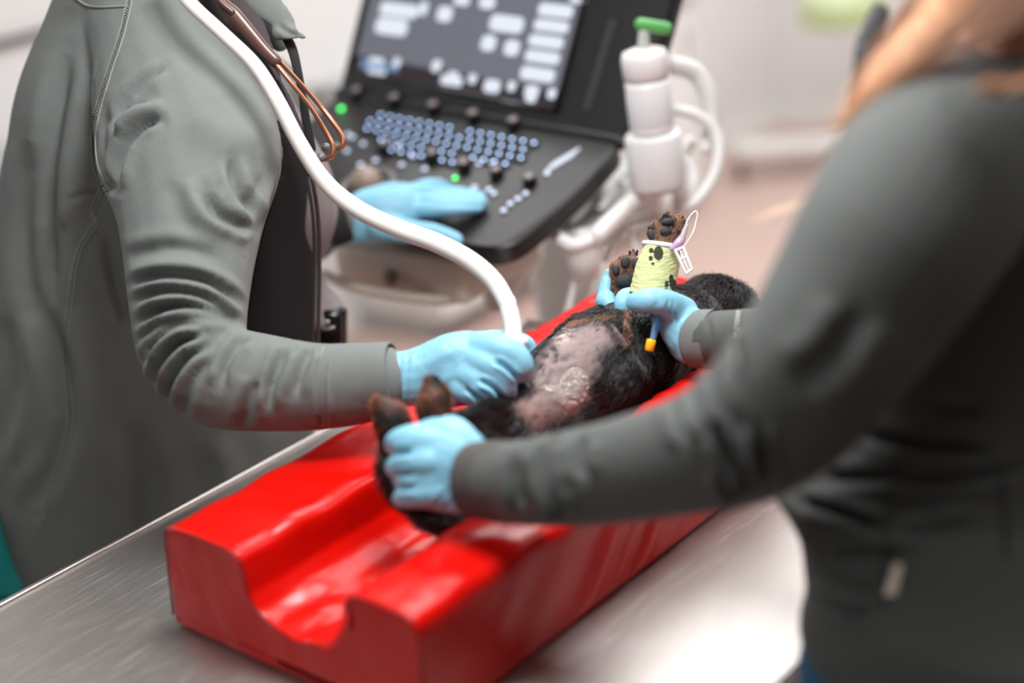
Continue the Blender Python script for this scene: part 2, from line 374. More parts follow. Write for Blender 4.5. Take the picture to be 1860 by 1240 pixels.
# ------------------------------------------------------------------ red positioning cushion
CX0, CX1 = .667, 1.44; CB = TZ + .002
ct = thing('positioning_cushion', ((CX0 + CX1) / 2, .985, TZ), 'glossy red vinyl trough cushion lying on the steel table under the dog', 'cushion')
prof = [(.822, 0), (.820, .01), (.813, .06), (.808, .10), (.809, .113), (.816, .120), (.83, .122), (.86, .123), (.883, .122), (.893, .118), (.898, .110), (.902, .10),
        (.908, .085), (.922, .066), (.945, .052), (.983, .045), (1.012, .051), (1.034, .062), (1.043, .075), (1.043, .10), (1.044, .112), (1.049, .118), (1.058, .121), (1.10, .122), (1.145, .121),
        (1.158, .118), (1.163, .111), (1.165, .10), (1.174, .06), (1.185, .012), (1.184, .001), (1.15, 0), (.98, 0), (.84, 0)]
prof = [(y, z) for y, z in prof]
PP = np.array([(0, y, CB + z) for y, z in prof]); dens = []
for i in range(len(PP)):
    a, b = PP[i], PP[(i + 1) % len(PP)]; k = max(1, int(np.linalg.norm(b - a) / .005))
    for j in range(k): dens.append(a + (b - a) * j / k)
dens = np.array(dens); nP = len(dens)
cen = np.array([0, .985, CB + .03]); nx = 170; rings = []
for i in range(-3, nx + 4):
    s = min(max(i / nx, 0), 1); x = CX0 + (CX1 - CX0) * s; ins = 0
    if i < 0: x = CX0 + [0, .0005, .002, .005][3 + i] if False else CX0; ins = [.012, .006, .0025][i + 3]; x = CX0 + [-.0, .0, .0][i + 3]
    if i > nx: ins = [.0025, .006, .012][i - nx - 1]
    if i == 0: x = CX0 + .0035
    elif i == nx: x = CX1 - .0035
    rr = dens.copy(); rr[:, 0] = x
    if ins:
        nb = (np.roll(dens, -1, 0) - np.roll(dens, 1, 0)); nn = np.stack([np.zeros(nP), -nb[:, 2], nb[:, 1]], 1); nn /= np.linalg.norm(nn, axis=1)[:, None] + 1e-9
        rr -= nn * ins
    rings.append(rr)
g = G().loft(rings); CV, CF = g.out()
# outward sign check of insets: profile runs counter-clockwise seen from -x
x, y, z = CV[:, 0], CV[:, 1], CV[:, 2] - CB
side = (y < .824) & (z > .004)
ph = (x - CX0) * 1.0 + (z) * -.75                                  # diagonal folds on the near side
wv = (np.sin(ph * 105 + 2.2 * np.sin(ph * 23)) * .55 + .45 * np.sin(ph * 61 + 1)) ; amp = np.clip((x - .74) / .2, 0, 1) * np.clip(1 - z / .125, 0, 1) ** .5 * np.clip(z / .015, 0, 1)
CV[side, 1] -= (.0042 * wv * amp)[side]
top = (z > .105); wt = np.sin((x + .35 * (y - .8)) * 62 + 1.3 * np.sin(x * 17)) * .0014 + (fbm(np.stack([x * 14, y * 10, z * 10], 1)) - .5) * .004
wt += -.0022 * np.exp(-((np.sin((x * 1.0 + (y - .8) * .5) * 38)) / .25) ** 2) * np.clip((x - .95) / .1, 0, 1)
CV[top, 2] += wt[top] * np.clip((x[top] - CX0 - .01) / .04, 0, 1)
tro = (z < .07) & (y > .925) & (y < 1.035) & (z > .03)
CV[tro, 2] += ((np.sin((y * .9 + x * .35) * 150) * .0022 + np.sin((y - x * .6) * 80) * .0018) * np.exp(-((x - .71) / .05) ** 2))[tro]
CV[tro, 2] += ((fbm(np.stack([x * 20, y * 30, z], 1)) - .5) * .005)[tro]
fr = x < CX0 + .001
CV[fr, 0] -= ((fbm(np.stack([y * 12, z * 12, x * 0], 1)) - .45) * .006)[fr]
cov = mesh('vinyl_cover', CV, CF, RED, ct, auto=50)
g = G(); sp = [np.array([CX0 - .0008, q[1], q[2]]) for q in dens if q[2] > CB + .002][::2]
g.tube(sp, .0012, 8, sub=1, round_=False); mesh('front_seam', *g.out(), REDS, ct)
for yy in (.897, 1.0437): mesh('corner_stitch', *G().tube([(CX0 + .001, yy, CB + .112), (CX0 - .0012, yy, CB + .085)], .0014, 8, sub=1).out(), REDS, ct)

# ------------------------------------------------------------------ people helpers
def person_base(name_root, skin_g, label, voxel=.008):
    pass
def fabric_noise(V, N, amp=.002, sc=14): return V + N * ((fbm(V * sc) - .45) * amp)[:, None]
def cuffshell(st_a, st_b, thick=.003, n=6, flat=1.):     # open sleeve end with an inner wall
    (a, b) = (np.array(st_a, float), np.array(st_b, float)); sts = [tuple(a + (b - a) * i / n) for i in range(n + 1)]
    p, r = L3(sts); r = np.array(r); p = np.array(p); T = nrm(p[-1] - p[0]); u = nrm(np.cross(T, FW)); v = np.cross(T, u)
    t = np.linspace(0, 2 * np.pi, 40, endpoint=False); rings = []
    for i in range(n + 1): rings.append(p[i] + r[i] * (np.cos(t)[:, None] * u + flat * np.sin(t)[:, None] * v))
    rings.append(p[-1] + T * thick * .6 + (r[-1] - thick * .5) * (np.cos(t)[:, None] * u + flat * np.sin(t)[:, None] * v))
    for i in range(n, -1, -1): rings.append(p[i] + (r[i] - thick) * (np.cos(t)[:, None] * u + flat * np.sin(t)[:, None] * v))
    return G().loft(rings, cap=False).out()

# ================================================================== left person
pa = thing('person', Pz(300, 1100, 0) if False else (1.0, 1.72, 0), 'person in grey-green sweater with a stethoscope, holding the probe in blue gloves at the left', 'person')
# body (skin) under the clothes
g = G()
hA = P(470, -330, 1.80)
g.ball(hA, (.078, .078, .115), 20); g.tube([P(380, -60, 1.82), P(450, -230, 1.80)], [.05, .05], 16, sub=1)
g.ell(hA + RT * .085 + np.array([0, 0, -.015]), RT * .02, np.array([0, 0, .022]), FW * .015); g.ell(hA - FW * .08, RT * .018, np.array([0, 0, .03]), FW * .01)
slab(g, [(170, 420, -20, 1.80, .06), (110, 430, 120, 1.82, .07), (70, 500, 400, 1.88, .10), (40, 500, 800, 1.98, .10), (80, 470, 1100, 2.06, .10)])
limb(g, [(310, 150, 1.72, 80), (350, 420, 1.62, 75), (355, 640, 1.56, 66), (480, 700, 1.54, 58), (630, 697, 1.515, 48), (680, 690, 1.507, 38)], .6)
for s in (0, 1):
    b0 = np.array([1.03 + .16 * s, 1.66 + .06 * s, .9]); g.tube([b0, b0 + [0, .02, -.42], b0 + [-.02, .03, -.84]], [.085, .058, .045], 14)
V, Fc, N = remesh(g, .008, 5); mesh('body', V, Fc, SKIN, pa)
for s in (-1, 1): mesh('eye', *G().ball(hA + np.array([.055, -.03, .01]) + s * np.array([.02, .03, 0]), .012, 10).out(), WHITEP, pa)
g = G(); g.ball(hA + np.array([-.012, .012, .03]), (.088, .086, .102), 20); mesh('hair', *g.out(), mat('dark_hair', (52, 38, 30), .5, bump=(200, .003)), pa)

g = G()
slab(g, [(210, 440, -95, 1.80, .07), (120, 470, -40, 1.78, .10), (84, 462, 30, 1.78, .085), (50, 496, 110, 1.79, .10), (30, 524, 180, 1.80, .11), (18, 556, 260, 1.82, .12), (-6, 574, 400, 1.86, .12), (-22, 577, 550, 1.90, .125), (-26, 575, 700, 1.94, .125),
         (-14, 566, 850, 1.98, .125), (22, 550, 1000, 2.02, .125), (52, 530, 1090, 2.04, .12), (70, 520, 1150, 2.06, .115)])
limb(g, [(225, -20, 1.76, 95), (282, 90, 1.71, 120), (320, 198, 1.67, 154), (347, 290, 1.64, 169), (348, 400, 1.60, 134), (344, 520, 1.575, 113), (350, 620, 1.56, 102), (392, 678, 1.55, 97), (470, 695, 1.535, 90), (560, 702, 1.525, 81), (640, 699, 1.515, 75), (690, 692, 1.508, 68)], .82, 20)
limb(g, [(470, 180, 1.92, 90), (500, 340, 2.02, 70), (545, 430, 2.06, 56), (590, 408, 2.06, 46), (622, 400, 2.06, 44)], .9)
V, Fc, N = remesh(g, .0038, 8)
V = fabric_noise(V, N, .003, 11)
armc = [([(300, 118), (240, 165), (206, 222)], 7, -.004), ([(290, 208), (246, 238), (220, 288), (210, 345)], 8, -.007), ([(262, 180), (232, 205), (212, 240)], 6, -.003), ([(196, 180), (186, 250), (196, 330), (214, 352)], 8, -.002),
        ([(300, 190), (250, 210), (215, 250)], 14, .004), ([(420, 285), (432, 340), (466, 392), (472, 440)], 10, -.005), ([(500, 270), (510, 320), (480, 370), (468, 420)], 12, .004),
        ([(375, 345), (392, 385), (432, 408), (462, 420)], 10, -.005), ([(340, 320), (360, 390), (420, 430)], 16, .003),
        ([(228, 470), (290, 452), (350, 455), (400, 475)], 13, -.003), ([(238, 515), (300, 500), (380, 512), (446, 560)], 9, -.0055), ([(243, 545), (300, 528), (370, 540), (440, 584)], 8, -.005),
        ([(250, 585), (300, 560), (360, 558), (440, 592)], 8, -.006), ([(254, 620), (290, 590), (350, 575), (410, 590)], 7, -.004), ([(264, 665), (280, 620), (320, 592), (370, 590)], 7, -.005),
        ([(280, 710), (290, 660), (325, 622), (370, 610)], 8, -.006), ([(302, 745), (306, 700), (340, 650), (385, 622)], 8, -.005), ([(330, 760), (345, 700), (380, 650)], 10, -.003),
        ([(400, 705), (410, 660), (432, 625), (452, 610)], 8, -.004), ([(486, 745), (492, 700), (506, 660), (520, 630)], 9, -.0045), ([(536, 720), (545, 680), (556, 650), (570, 632)], 8, -.0035),
        ([(590, 775), (584, 730), (584, 680), (592, 632)], 6, -.0035), ([(440, 780), (450, 730), (470, 690)], 12, -.003), ([(360, 200), (400, 240), (480, 260)], 30, .002)]
FK = 1.9; V = folds(V, N, armc, 0, 1.72)
torc = [([(125, 90), (92, 250), (94, 450), (100, 560)], 16, -.006), ([(170, 120), (140, 300), (120, 420)], 22, .004), ([(60, 250), (50, 420), (70, 600)], 22, -.005), ([(190, 430), (210, 520), (232, 600)], 10, -.004),
        ([(90, 560), (118, 760), (60, 930)], 18, -.005), ([(40, 560), (60, 700), (20, 850)], 20, .004), ([(130, 360), (158, 352), (180, 358)], 6, -.001), ([(240, 760), (260, 900), (250, 1040)], 26, -.004), ([(400, 790), (420, 900), (410, 990)], 24, .004)]
V = folds(V, N, torc, 1.66, 2.2); FK = 1.
ja = mesh('sweater', V, Fc, FAB, pa); fA = drape(V, Fc)
def DA(st, lift, dmax, r0=None):           # keep a hanging thing just in front of the sweater
    out = []; last = dmax
    for a, b, r in st:
        q = fA(a, b, 0); d = dmax if q is None else min(dmax, proj(q)[2][0] - lift - r * 1.6 / F); out.append((a, b, d, r))
    return out
mesh('sleeve_cuff', *cuffshell((592, 701, 1.52, 77), (715, 684, 1.503, 64), flat=.84), FAB, pa)
mesh('left_sleeve_cuff', *cuffshell((596, 406, 2.06, 46), (634, 396, 2.06, 43)), DARKFAB, pa, label='black cuff')  # same fabric as the sleeve, its shade put into the dark colour
SEAM = mat('flatlock_seam', (134, 138, 134), .9, bump=(900, .0006))
def seam(parent, f, line, wpx, name='seam', m=SEAM, stitch=True, n=40):
    g = G()
    for s in ((-1, 1) if stitch else (0,)):
        l = smoothline(line); T = np.gradient(l, axis=0); T /= np.linalg.norm(T, axis=1)[:, None] + 1e-9
        l2 = l + s * wpx * .5 * np.stack([-T[:, 1], T[:, 0]], 1); pts = drape_line(f, l2, n * 2, .0006)
        pts = [q for i, q in enumerate(pts) if i == 0 or np.linalg.norm(q - pts[i - 1]) < .05]
        if len(pts) > 3: g.tube(pts, .0011 if stitch else .0016, 6, sub=2)
    if stitch:
        l = smoothline(line); T = np.gradient(l, axis=0); T /= np.linalg.norm(T, axis=1)[:, None] + 1e-9; k = n * 2
        for q in np.linspace(0, len(l) - 1.001, k):
            i = int(q); c = l[i] + (l[min(i + 1, len(l) - 1)] - l[i]) * (q - i); nn = np.array([-T[i, 1], T[i, 0]]) * wpx * .5
            h = [f(*(c + nn * w_ - T[i] * 1.5 * w_), .0009) for w_ in (-1, -.4, .4, 1)]
            if all(e is not None for e in h) and np.linalg.norm(h[0] - h[-1]) < .02: g.tube(h, .0007, 4, sub=1)
    if g.n: mesh(name, *g.out(), m, parent)
seam(pa, fA, [(242, -30), (222, 60), (196, 140), (172, 230), (174, 300), (196, 345)], 9, n=60)
seam(pa, fA, [(184, 345), (168, 385), (176, 400)], 8, n=16)
seam(pa, fA, [(178, 402), (142, 460), (126, 560), (120, 660), (126, 780), (70, 960)], 9, n=70)
seam(pa, fA, [(130, -10), (165, 12), (230, 12)], 3, stitch=False)
seam(pa, fA, [(586, 632), (580, 690), (588, 772)], 3, stitch=False, n=20)
# collar, zip, shirt
g = G(); limb(g, [(430, -60, 1.68, 34), (476, 0, 1.68, 30), (512, 36, 1.68, 22), (528, 56, 1.68, 14)], .4); limb(g, [(508, 58, 1.68, 17), (536, 62, 1.675, 10), (556, 68, 1.675, 4)], .6)
limb(g, [(440, -40, 1.73, 30), (490, 40, 1.73, 26), (508, 80, 1.73, 16)], .6)
V, Fc, N = remesh(g, .0028, 4); V = folds(V, N, [([(505, 45), (525, 60), (548, 66)], 5, -.003), ([(540, 50), (545, 62)], 3, -.002)]); mesh('collar', V, Fc, FAB, pa)
g = G(); limb(g, [(517, 62, 1.69, 9), (531, 90, 1.69, 9), (541, 130, 1.69, 8), (548, 165, 1.695, 7), (556, 220, 1.70, 8), (566, 270, 1.71, 8)], .4); mesh('collar_strap', *g.out(), DARKFAB, pa, label='dark hanging strap')
g = G(); limb(g, [(395, -50, 1.69, 50), (425, 15, 1.685, 46), (465, 85, 1.675, 32), (497, 150, 1.665, 18), (525, 210, 1.675, 12), (552, 280, 1.70, 10), (570, 330, 1.73, 8)], .35)
limb(g, [(440, 40, 1.66, 6), (480, 100, 1.652, 6), (515, 160, 1.655, 6), (540, 220, 1.665, 7), (562, 290, 1.69, 6)], .8)
V, Fc, N = remesh(g, .0035, 3); mesh('neck_opening', V, Fc, mat('plum_lining', (62, 54, 57), .8, bump=(500, .0004)), pa)
g = G()
for dx, r in ((0, 4), (-9, 3.2)): limb(g, [(548 + dx, 250, 1.70, r), (566 + dx, 320, 1.71, r), (578 + dx, 400, 1.735, r), (580 + dx, 500, 1.77, r), (577 + dx, 640, 1.80, r)], 1)
mesh('zip_placket', *g.out(), mat('placket', (58, 52, 52), .7), pa)
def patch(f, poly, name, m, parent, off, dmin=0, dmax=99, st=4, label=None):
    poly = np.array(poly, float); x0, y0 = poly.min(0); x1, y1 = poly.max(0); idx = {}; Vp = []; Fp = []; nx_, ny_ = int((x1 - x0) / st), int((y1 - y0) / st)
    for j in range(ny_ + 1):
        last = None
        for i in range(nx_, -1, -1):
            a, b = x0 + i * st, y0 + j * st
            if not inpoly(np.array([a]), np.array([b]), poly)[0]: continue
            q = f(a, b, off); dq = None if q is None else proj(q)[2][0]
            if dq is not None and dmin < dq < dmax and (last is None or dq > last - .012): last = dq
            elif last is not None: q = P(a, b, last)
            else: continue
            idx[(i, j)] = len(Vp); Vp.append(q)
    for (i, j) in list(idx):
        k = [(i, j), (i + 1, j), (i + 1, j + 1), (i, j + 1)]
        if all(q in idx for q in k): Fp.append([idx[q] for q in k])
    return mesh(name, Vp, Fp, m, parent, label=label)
def inpoly(x, y, poly):
    poly = np.asarray(poly, float); c = np.zeros(len(x), bool); j = len(poly) - 1
    for i in range(len(poly)):
        a, b = poly[i], poly[j]; k = ((a[1] > y) != (b[1] > y)) & (x < (b[0] - a[0]) * (y - a[1]) / (b[1] - a[1] + 1e-9) + a[0]); c ^= k; j = i
    return c
patch(fA, [(500, 215), (545, 235), (562, 330), (568, 420), (570, 650), (420, 650), (430, 520), (460, 400)], 'front_panel', mat('black_panel', (24, 23, 24), .9, bump=(500, .0005)), pa, .003, 1.665, 2.2, label='black inner front of the open sweater')  # same sweater cloth; its shade is put in as a black patch
g = G(); slab(g, [(400, 500, 130, 1.82, .06), (400, 556, 230, 1.84, .06), (400, 600, 310, 1.86, .07), (420, 614, 385, 1.88, .08), (420, 600, 440, 1.9, .08), (420, 578, 490, 1.92, .07), (420, 598, 530, 1.93, .07), (420, 630, 566, 1.94, .075), (420, 614, 580, 1.95, .06)])
V, Fc, N = remesh(g, .005, 4); V = folds(V, N, [([(590, 300), (600, 380), (590, 440)], 7, -.003), ([(582, 500), (600, 530), (628, 556)], 6, -.003)]); mesh('shirt', V, Fc, SHIRT, pa)
g = G(); c = P(600, 598, 1.90); g.bbox(c, RT * .017, UPC * .026, FW * .014, .3); g.bbox(P(622, 596, 1.91), RT * .006, UPC * .028, FW * .012, .4)
mesh('belt_pouch', *g.out(), BLACKG, pa, label='glossy black belt pouch')
g = G(); g.tube([P(588, 598, 1.872), P(606, 594, 1.872)], .0018, 6, sub=1); g.ball(P(595, 585, 1.875), .003); mesh('pouch_clip', *g.out(), STEEL, pa, label='shiny metal clip')
g = G(); slab(g, [(60, 520, 930, 2.03, .12), (-40, 520, 1010, 2.06, .13), (-60, 500, 1100, 2.08, .13), (-40, 480, 1200, 2.10, .12)])
slab(g, [(-75, 60, 860, 2.02, .10), (-85, 80, 950, 2.04, .12), (-80, 120, 1050, 2.06, .12), (-60, 140, 1150, 2.08, .12)])
for s in (0, 1):
    b0 = np.array([.90 + .2 * s, 1.74 + .02 * s, .8]); g.tube([b0, b0 + [0, .02, -.35], b0 + [-.0, .03, -.74]], [.105, .085, .075], 16)
V, Fc, N = remesh(g, .007, 5); mesh('trousers', V, Fc, TEAL, pa); fT = drape(V, Fc)
seam(pa, fT, [(-10, 1080), (20, 1083), (60, 1078)], 3, 'trouser_seam', mat('teal_dark', (4, 84, 84), .7), False, 14)
for s in (0, 1):
    b0 = np.array([.93 + .2 * s, 1.74, .045]); mesh('shoe', *G().ell(b0, np.array([.125, 0, 0]), np.array([0, .048, 0]), np.array([0, 0, .043]), 18).out(), WHITEP, pa)
# white speck of lint is left to the weave.

def glove(name, parts, cr, parent, voxel=.0022, sm=3, label=None, m=NIT, noise=.0012):
    g = G()
    for i, (st, fl) in enumerate(parts): limb(g, st, fl, 16, 4, i > 0)
    V, Fc, N = remesh(g, voxel, sm); V = V + N * ((fbm(V * 60) - .45) * noise)[:, None]; V = folds(V, N, cr)
    return mesh(name, V, Fc, m, parent, label=label), V, Fc
# probe hand
wr = [([(730, 640), (728, 690), (730, 740)], 3, -.0015), ([(742, 636), (738, 690), (742, 742)], 4, -.0018), ([(770, 700), (800, 672), (830, 655)], 14, -.0015),
      ([(898, 655), (921, 668), (945, 692)], 4.5, -.0045), ([(868, 690), (896, 703), (916, 728)], 4.5, -.0045), ([(846, 706), (868, 722), (884, 742)], 4, -.0035)]
glove('right_glove', [
    ([(716, 688, 1.503, 50), (745, 687, 1.50, 52), (780, 678, 1.498, 54), (820, 663, 1.495, 58), (855, 652, 1.495, 54), (885, 645, 1.495, 42)], .62),
    ([(770, 695, 1.50, 46), (820, 695, 1.50, 46), (850, 700, 1.50, 38)], .6),
    ([(870, 630, 1.49, 30), (905, 634, 1.478, 30), (932, 644, 1.474, 27), (947, 663, 1.474, 24), (950, 677, 1.478, 20)], .9),
    ([(850, 650, 1.49, 30), (888, 662, 1.476, 28), (912, 680, 1.472, 24), (922, 703, 1.475, 19), (926, 714, 1.48, 15)], .9),
    ([(835, 670, 1.49, 28), (865, 688, 1.478, 26), (888, 706, 1.474, 21), (900, 722, 1.478, 16)], .9),
    ([(815, 690, 1.495, 26), (842, 708, 1.485, 24), (866, 722, 1.482, 20), (885, 738, 1.486, 14)], .9),
    ([(905, 690, 1.50, 14), (930, 715, 1.505, 14), (935, 730, 1.51, 12)], .9),
    ([(830, 640, 1.52, 26), (880, 622, 1.535, 22), (930, 616, 1.545, 18), (958, 625, 1.55, 14), (965, 636, 1.55, 11)], .9)], wr, pa)
g = G(); limb(g, [(690, 688, 1.506, 44), (722, 686, 1.503, 44)], .6, round_=False); mesh('glove_edge', *cuffshell((722, 689, 1.502, 51), (713, 689, 1.503, 51.5), .0015, 3, .66), NIT, pa)
mesh('wrist', *g.out(), SKIN, pa, label='bare wrist between cuff and glove')

# ================================================================== ultrasound machine planes
PL, PR = P(618, 168, 2.42), P(1128, 255, 2.12)
A = nrm(PR - PL); LW = np.linalg.norm(PR - PL)
def perp_depth(px, py, O):
    r = ray(px, py) / F; d = (A @ (O - CAM)) / (A @ r); return r * d + CAM
Bf = perp_depth(938, 464, PR); B = nrm(Bf - PR); DEP = np.linalg.norm(Bf - PR); NP = nrm(np.cross(B, A)); NP = NP if NP @ FW < 0 else -NP
Mt = perp_depth(1192, 0, PR); Mv = nrm(Mt - PR); MH = np.linalg.norm(Mt - PR); NM = nrm(np.cross(Mv, A)); NM = NM if NM @ FW < 0 else -NM
print('machine', A, B, Mv, 'W', LW, 'D', DEP, 'MH', MH, 'PR', PR, 'PL', PL, 'Bf', Bf)
def onp(px, py, O=None, n=None, off=0.):
    O = PR if O is None else O; n = NP if n is None else n; r = ray(px, py); t = ((O + n * off - CAM) @ n) / (r @ n); return r * t + CAM
def pdp(px, py, off=0.): return proj(onp(px, py, off=off))[2][0]
um = thing('ultrasound_machine', (PR[0] + .1, PR[1] + .3, 0), 'black ultrasound machine with lit screen and keyboard on a white cart', 'ultrasound machine')
def loc2(a, b, off=0., O=None, d=None, n=None): return (PR if O is None else O) + A * a + (B if d is None else d) * b + (NP if n is None else n) * off
def extrude_poly(pts2, base, e1, e2, n, t0, t1, bev=.004):   # polygon in (e1,e2) extruded along n
    r0 = np.array([base + e1 * a + e2 * b for a, b in pts2]); g = G(); c = r0.mean(0)
    ins = lambda k: c + (r0 - c) * (1 - k)
    g.loft([ins(.02) + n * t0, r0 + n * (t0 + bev), r0 + n * (t1 - bev), ins(.02) + n * t1]); return g.out()
W_ = LW
def rounded(pts, r=.03, n=5):
    out = []; m = len(pts); pts = [np.array(p, float) for p in pts]
    for i in range(m):
        p0, p, p1 = pts[i - 1], pts[i], pts[(i + 1) % m]; a = nrm(p0 - p); b = nrm(p1 - p); rr = min(r, np.linalg.norm(p0 - p) * .45, np.linalg.norm(p1 - p) * .45)
        for k in range(n + 1):
            t = k / n; out.append((1 - t) ** 2 * (p + a * rr) + 2 * t * (1 - t) * p + t * t * (p + b * rr))
    return out
pan = rounded([(0.005, -.01), (0.005, DEP * .45), (-.02, DEP * .99), (-W_ * .35, DEP * 1.02), (-W_ * .8, DEP * .99), (-W_ - .005, DEP * .6), (-W_, -.01)], .045)
console = mesh('control_panel', *extrude_poly(pan, PR, A, B, NP, -.035, 0), mat('console_black', (22, 21, 21), .42, bump=(700, .0001)), um, auto=40)
lid = rounded([(.006, .0), (.022, MH * .30), (.006, MH * .36), (.012, MH * .62), (.028, MH * .66), (.03, MH * 1.3), (-W_ - .0, MH * 1.3), (-W_ - .0, .0)], .012, 3)
lido = mesh('screen_lid', *extrude_poly(lid, PR, A, Mv, NM, -.03, .006), mat('lid_black', (24, 25, 25), .5, bump=(400, .0002)), um, auto=40)
g = G(); g.tube([PR - NP * .004, PL - NP * .004], .012, 14, sub=1); mesh('hinge', *g.out(), BLACKP, um)
def onm(px, py, off=0.): return onp(px, py, PR, NM, off)
# screen
sc = [onm(640, 128, .007), onm(1008, 198, .007), onm(1008, 198, .007) + Mv * .36, onm(640, 128, .007) + Mv * .36]
sgx = nrm(sc[1] - sc[0])
bez = G(); 
def frame(g, q, w_, t):
    q = np.array(q); c = q.mean(0)
    for i in range(4):
        a, b = q[i], q[(i + 1) % 4]; m_ = (a + b) / 2; d = b - a; out = nrm(m_ - c - nrm(d) * ((m_ - c) @ nrm(d)))
        g.box(m_ + out * w_, d / 2 + nrm(d) * w_ * 2, out * w_, NM * t)
frame(bez, sc, .0035, .0025); mesh('screen_bezel', *bez.out(), BLACKG, lido)
SCRM = mat('screen_grey', (60, 62, 70), .25, emit=(124, 126, 136), es=.8)
mesh('display', sc, [(0, 1, 2, 3)], SCRM, lido, smooth=False)
UIW = mat('screen_button_white', (60, 60, 70), .3, emit=(225, 232, 242), es=1.35); UIB = mat('screen_button_blue', (60, 60, 70), .3, emit=(120, 160, 205), es=1.0); UIP = mat('screen_band', (30, 28, 32), .3, emit=(58, 48, 58), es=.6)
def uiq(g, cx, cy, w_, h_, off=.0085):
    h_ *= .9
    k = .387; px, py = 560 + cx * k, cy * k; c = onm(px, py, off); d = proj(c)[2][0]; hx = w_ * k / 2 * d / F; hy = h_ * k / 2 * d / F * 1.05
    pts = rounded([(-hx, -hy), (hx, -hy), (hx, hy), (-hx, hy)], min(hx, hy) * .8, 3); V = [c + A * p[0] + Mv * p[1] for p in pts]; g.add(V, [tuple(range(len(V)))])
for q in [(425, 48, 230, 70), (640, 66, 90, 78), (390, 125, 195, 84), (540, 40, 50, 70), (720, 2, 90, 50), (840, 12, 90, 62), (930, 112, 195, 84), (845, 202, 86, 80), (955, 225, 86, 80),
          (1160, 50, 195, 66), (1140, 122, 195, 60), (1115, 195, 195, 62), (1098, 268, 195, 62), (1075, 348, 195, 68), (1265, 2, 90, 30), (320, 285, 90, 30), (415, 292, 44, 44),
          (600, 310, 50, 60), (612, 296, 36, 30), (672, 378, 130, 50), (680, 350, 60, 30), (770, 370, 48, 50), (862, 405, 96, 66), (953, 405, 48, 50), (1048, 430, 80, 64), (1044, 462, 60, 40), (1142, 440, 48, 52), (320, 338, 110, 22)]:
    g = G(); uiq(g, *q); mesh('screen_button', *g.out(), UIW, lido, smooth=False)
for q in ((310, 306, 170, 46, .0080), (400, 318, 60, 40, .008)): g = G(); uiq(g, *q); mesh('screen_button', *g.out(), UIB, lido, smooth=False, label='blue screen button')
b0, b1 = onm(640, 128, .0076), onm(1008, 198, .0076); mesh('screen_status_band', [b0, b1, b1 + Mv * .026, b0 + Mv * .026], [(0, 1, 2, 3)], UIP, lido, smooth=False)
for k in range(12):
    g = G(); t = k / 11; c = onm(1112 - 44 * t, 44 + 148 * t, .0075); g.lathe(c - NM * .002, NM, [(.0062, 0), (.0062, .0024), (.0042, .0024), (.0038, .0005)], 12); mesh('speaker_hole', *g.out(), mat('grille', (60, 66, 66), .35), lido)
# keys
kb = np.zeros(3); K0 = onp(693, 213); K1 = onp(971, 264); stepA = (K1 - K0) / 15; KT = BLACKP
LEG = mat('key_legend_light', (200, 215, 240), .5, emit=(150, 185, 235), es=8.0); LEGW = mat('key_legend_white', (220, 225, 235), .5, emit=(210, 220, 235), es=4.)
GRN = mat('green_led', (60, 220, 90), .4, emit=(60, 225, 100), es=6.)
sa = np.linalg.norm(stepA); g = G().bbox((0, 0, 0), A * sa * .42, B * sa * .36, NP * .0025, .25); KV, KF = g.out()
kproto = None; LG = G().add(KV, KF).box(NP * .0029, A * .0018, B * .0018, NP * .0003); KV2, KF2 = LG.out(); KI = [0] * len(KF) + [1] * 6
def key(c):                                # every key carries its lit legend as a second material
    global kproto
    if kproto is None: kproto = mesh('key', KV2 + c, KF2, None, console, loc=c, mats=[KT, LEG], midx=KI); return
    dup(kproto, c, console)
for r_ in range(5):
    for i in range(16):
        if (r_ == 4 and i not in (3, 4, 5, 6, 7, 8, 9, 10, 11)) or (r_ == 3 and i in (0, 1, 15)): continue
        c = K0 + stepA * (i + (.0, -.35, .1, .35, .1)[r_]) + B * (r_ * .0195) + NP * .002
        if random.random() < .04: continue
        key(c)
# knobs, buttons, sliders, leds, trackball
g = G().lathe((0, 0, 0), NP, [(.011, 0), (.0105, .012), (.0085, .014), (.0085, .0145)], 20); NV, NF = g.out(); kn = None
KT2 = mat('knob_top', (120, 108, 104), .35)
gk = G().add(NV, NF); n0 = len(gk.F); gk.lathe(NP * .0145, NP, [(.008, 0), (.008, .0012), (.006, .0018)], 20); NV2, NF2 = gk.out(); NI = [0] * n0 + [1] * (len(NF2) - n0)
for px, py in [(651, 176), (719, 189), (790, 202), (862, 218), (935, 231), (703, 273), (788, 290), (904, 321), (964, 335), (845, 308)]:
    c = onp(px, py)
    if kn is None: kn = mesh('knob', NV2 + c, NF2, None, console, loc=c, mats=[BLACKP, KT2], midx=NI)
    else: dup(kn, c, console)
bt = None; BTM = mat('lit_button', (180, 190, 205), .4, emit=(170, 185, 215), es=1.4)
for px, py in [(682, 292), (730, 300), (772, 308), (796, 329), (862, 341), (888, 345), (897, 352), (955, 352), (941, 362), (927, 371), (915, 383), (640, 250), (630, 275), (660, 262), (655, 300), (870, 298), (893, 297), (723, 266), (750, 285), (632, 245), (994, 316), (610, 268)]:
    c = onp(px, py, off=.002)
    if bt is None: bt = mesh('button', *G().lathe(c, NP, [(.0042, 0), (.0042, .002), (.003, .0026)], 14).out(), BTM, console, loc=c)
    else: dup(bt, c, console)
sl = None
for k in range(8):
    t = k / 7; c = onp(1000 + 44 * t, 304 - 26 * t, off=.002)
    if sl is None: sl = mesh('function_key', *G().bbox(c, A * .0021, B * .0135, NP * .002, .25).out(), mat('lit_bar', (170, 175, 185), .4, emit=(165, 172, 190), es=.8), console, loc=c)
    else: dup(sl, c, console)
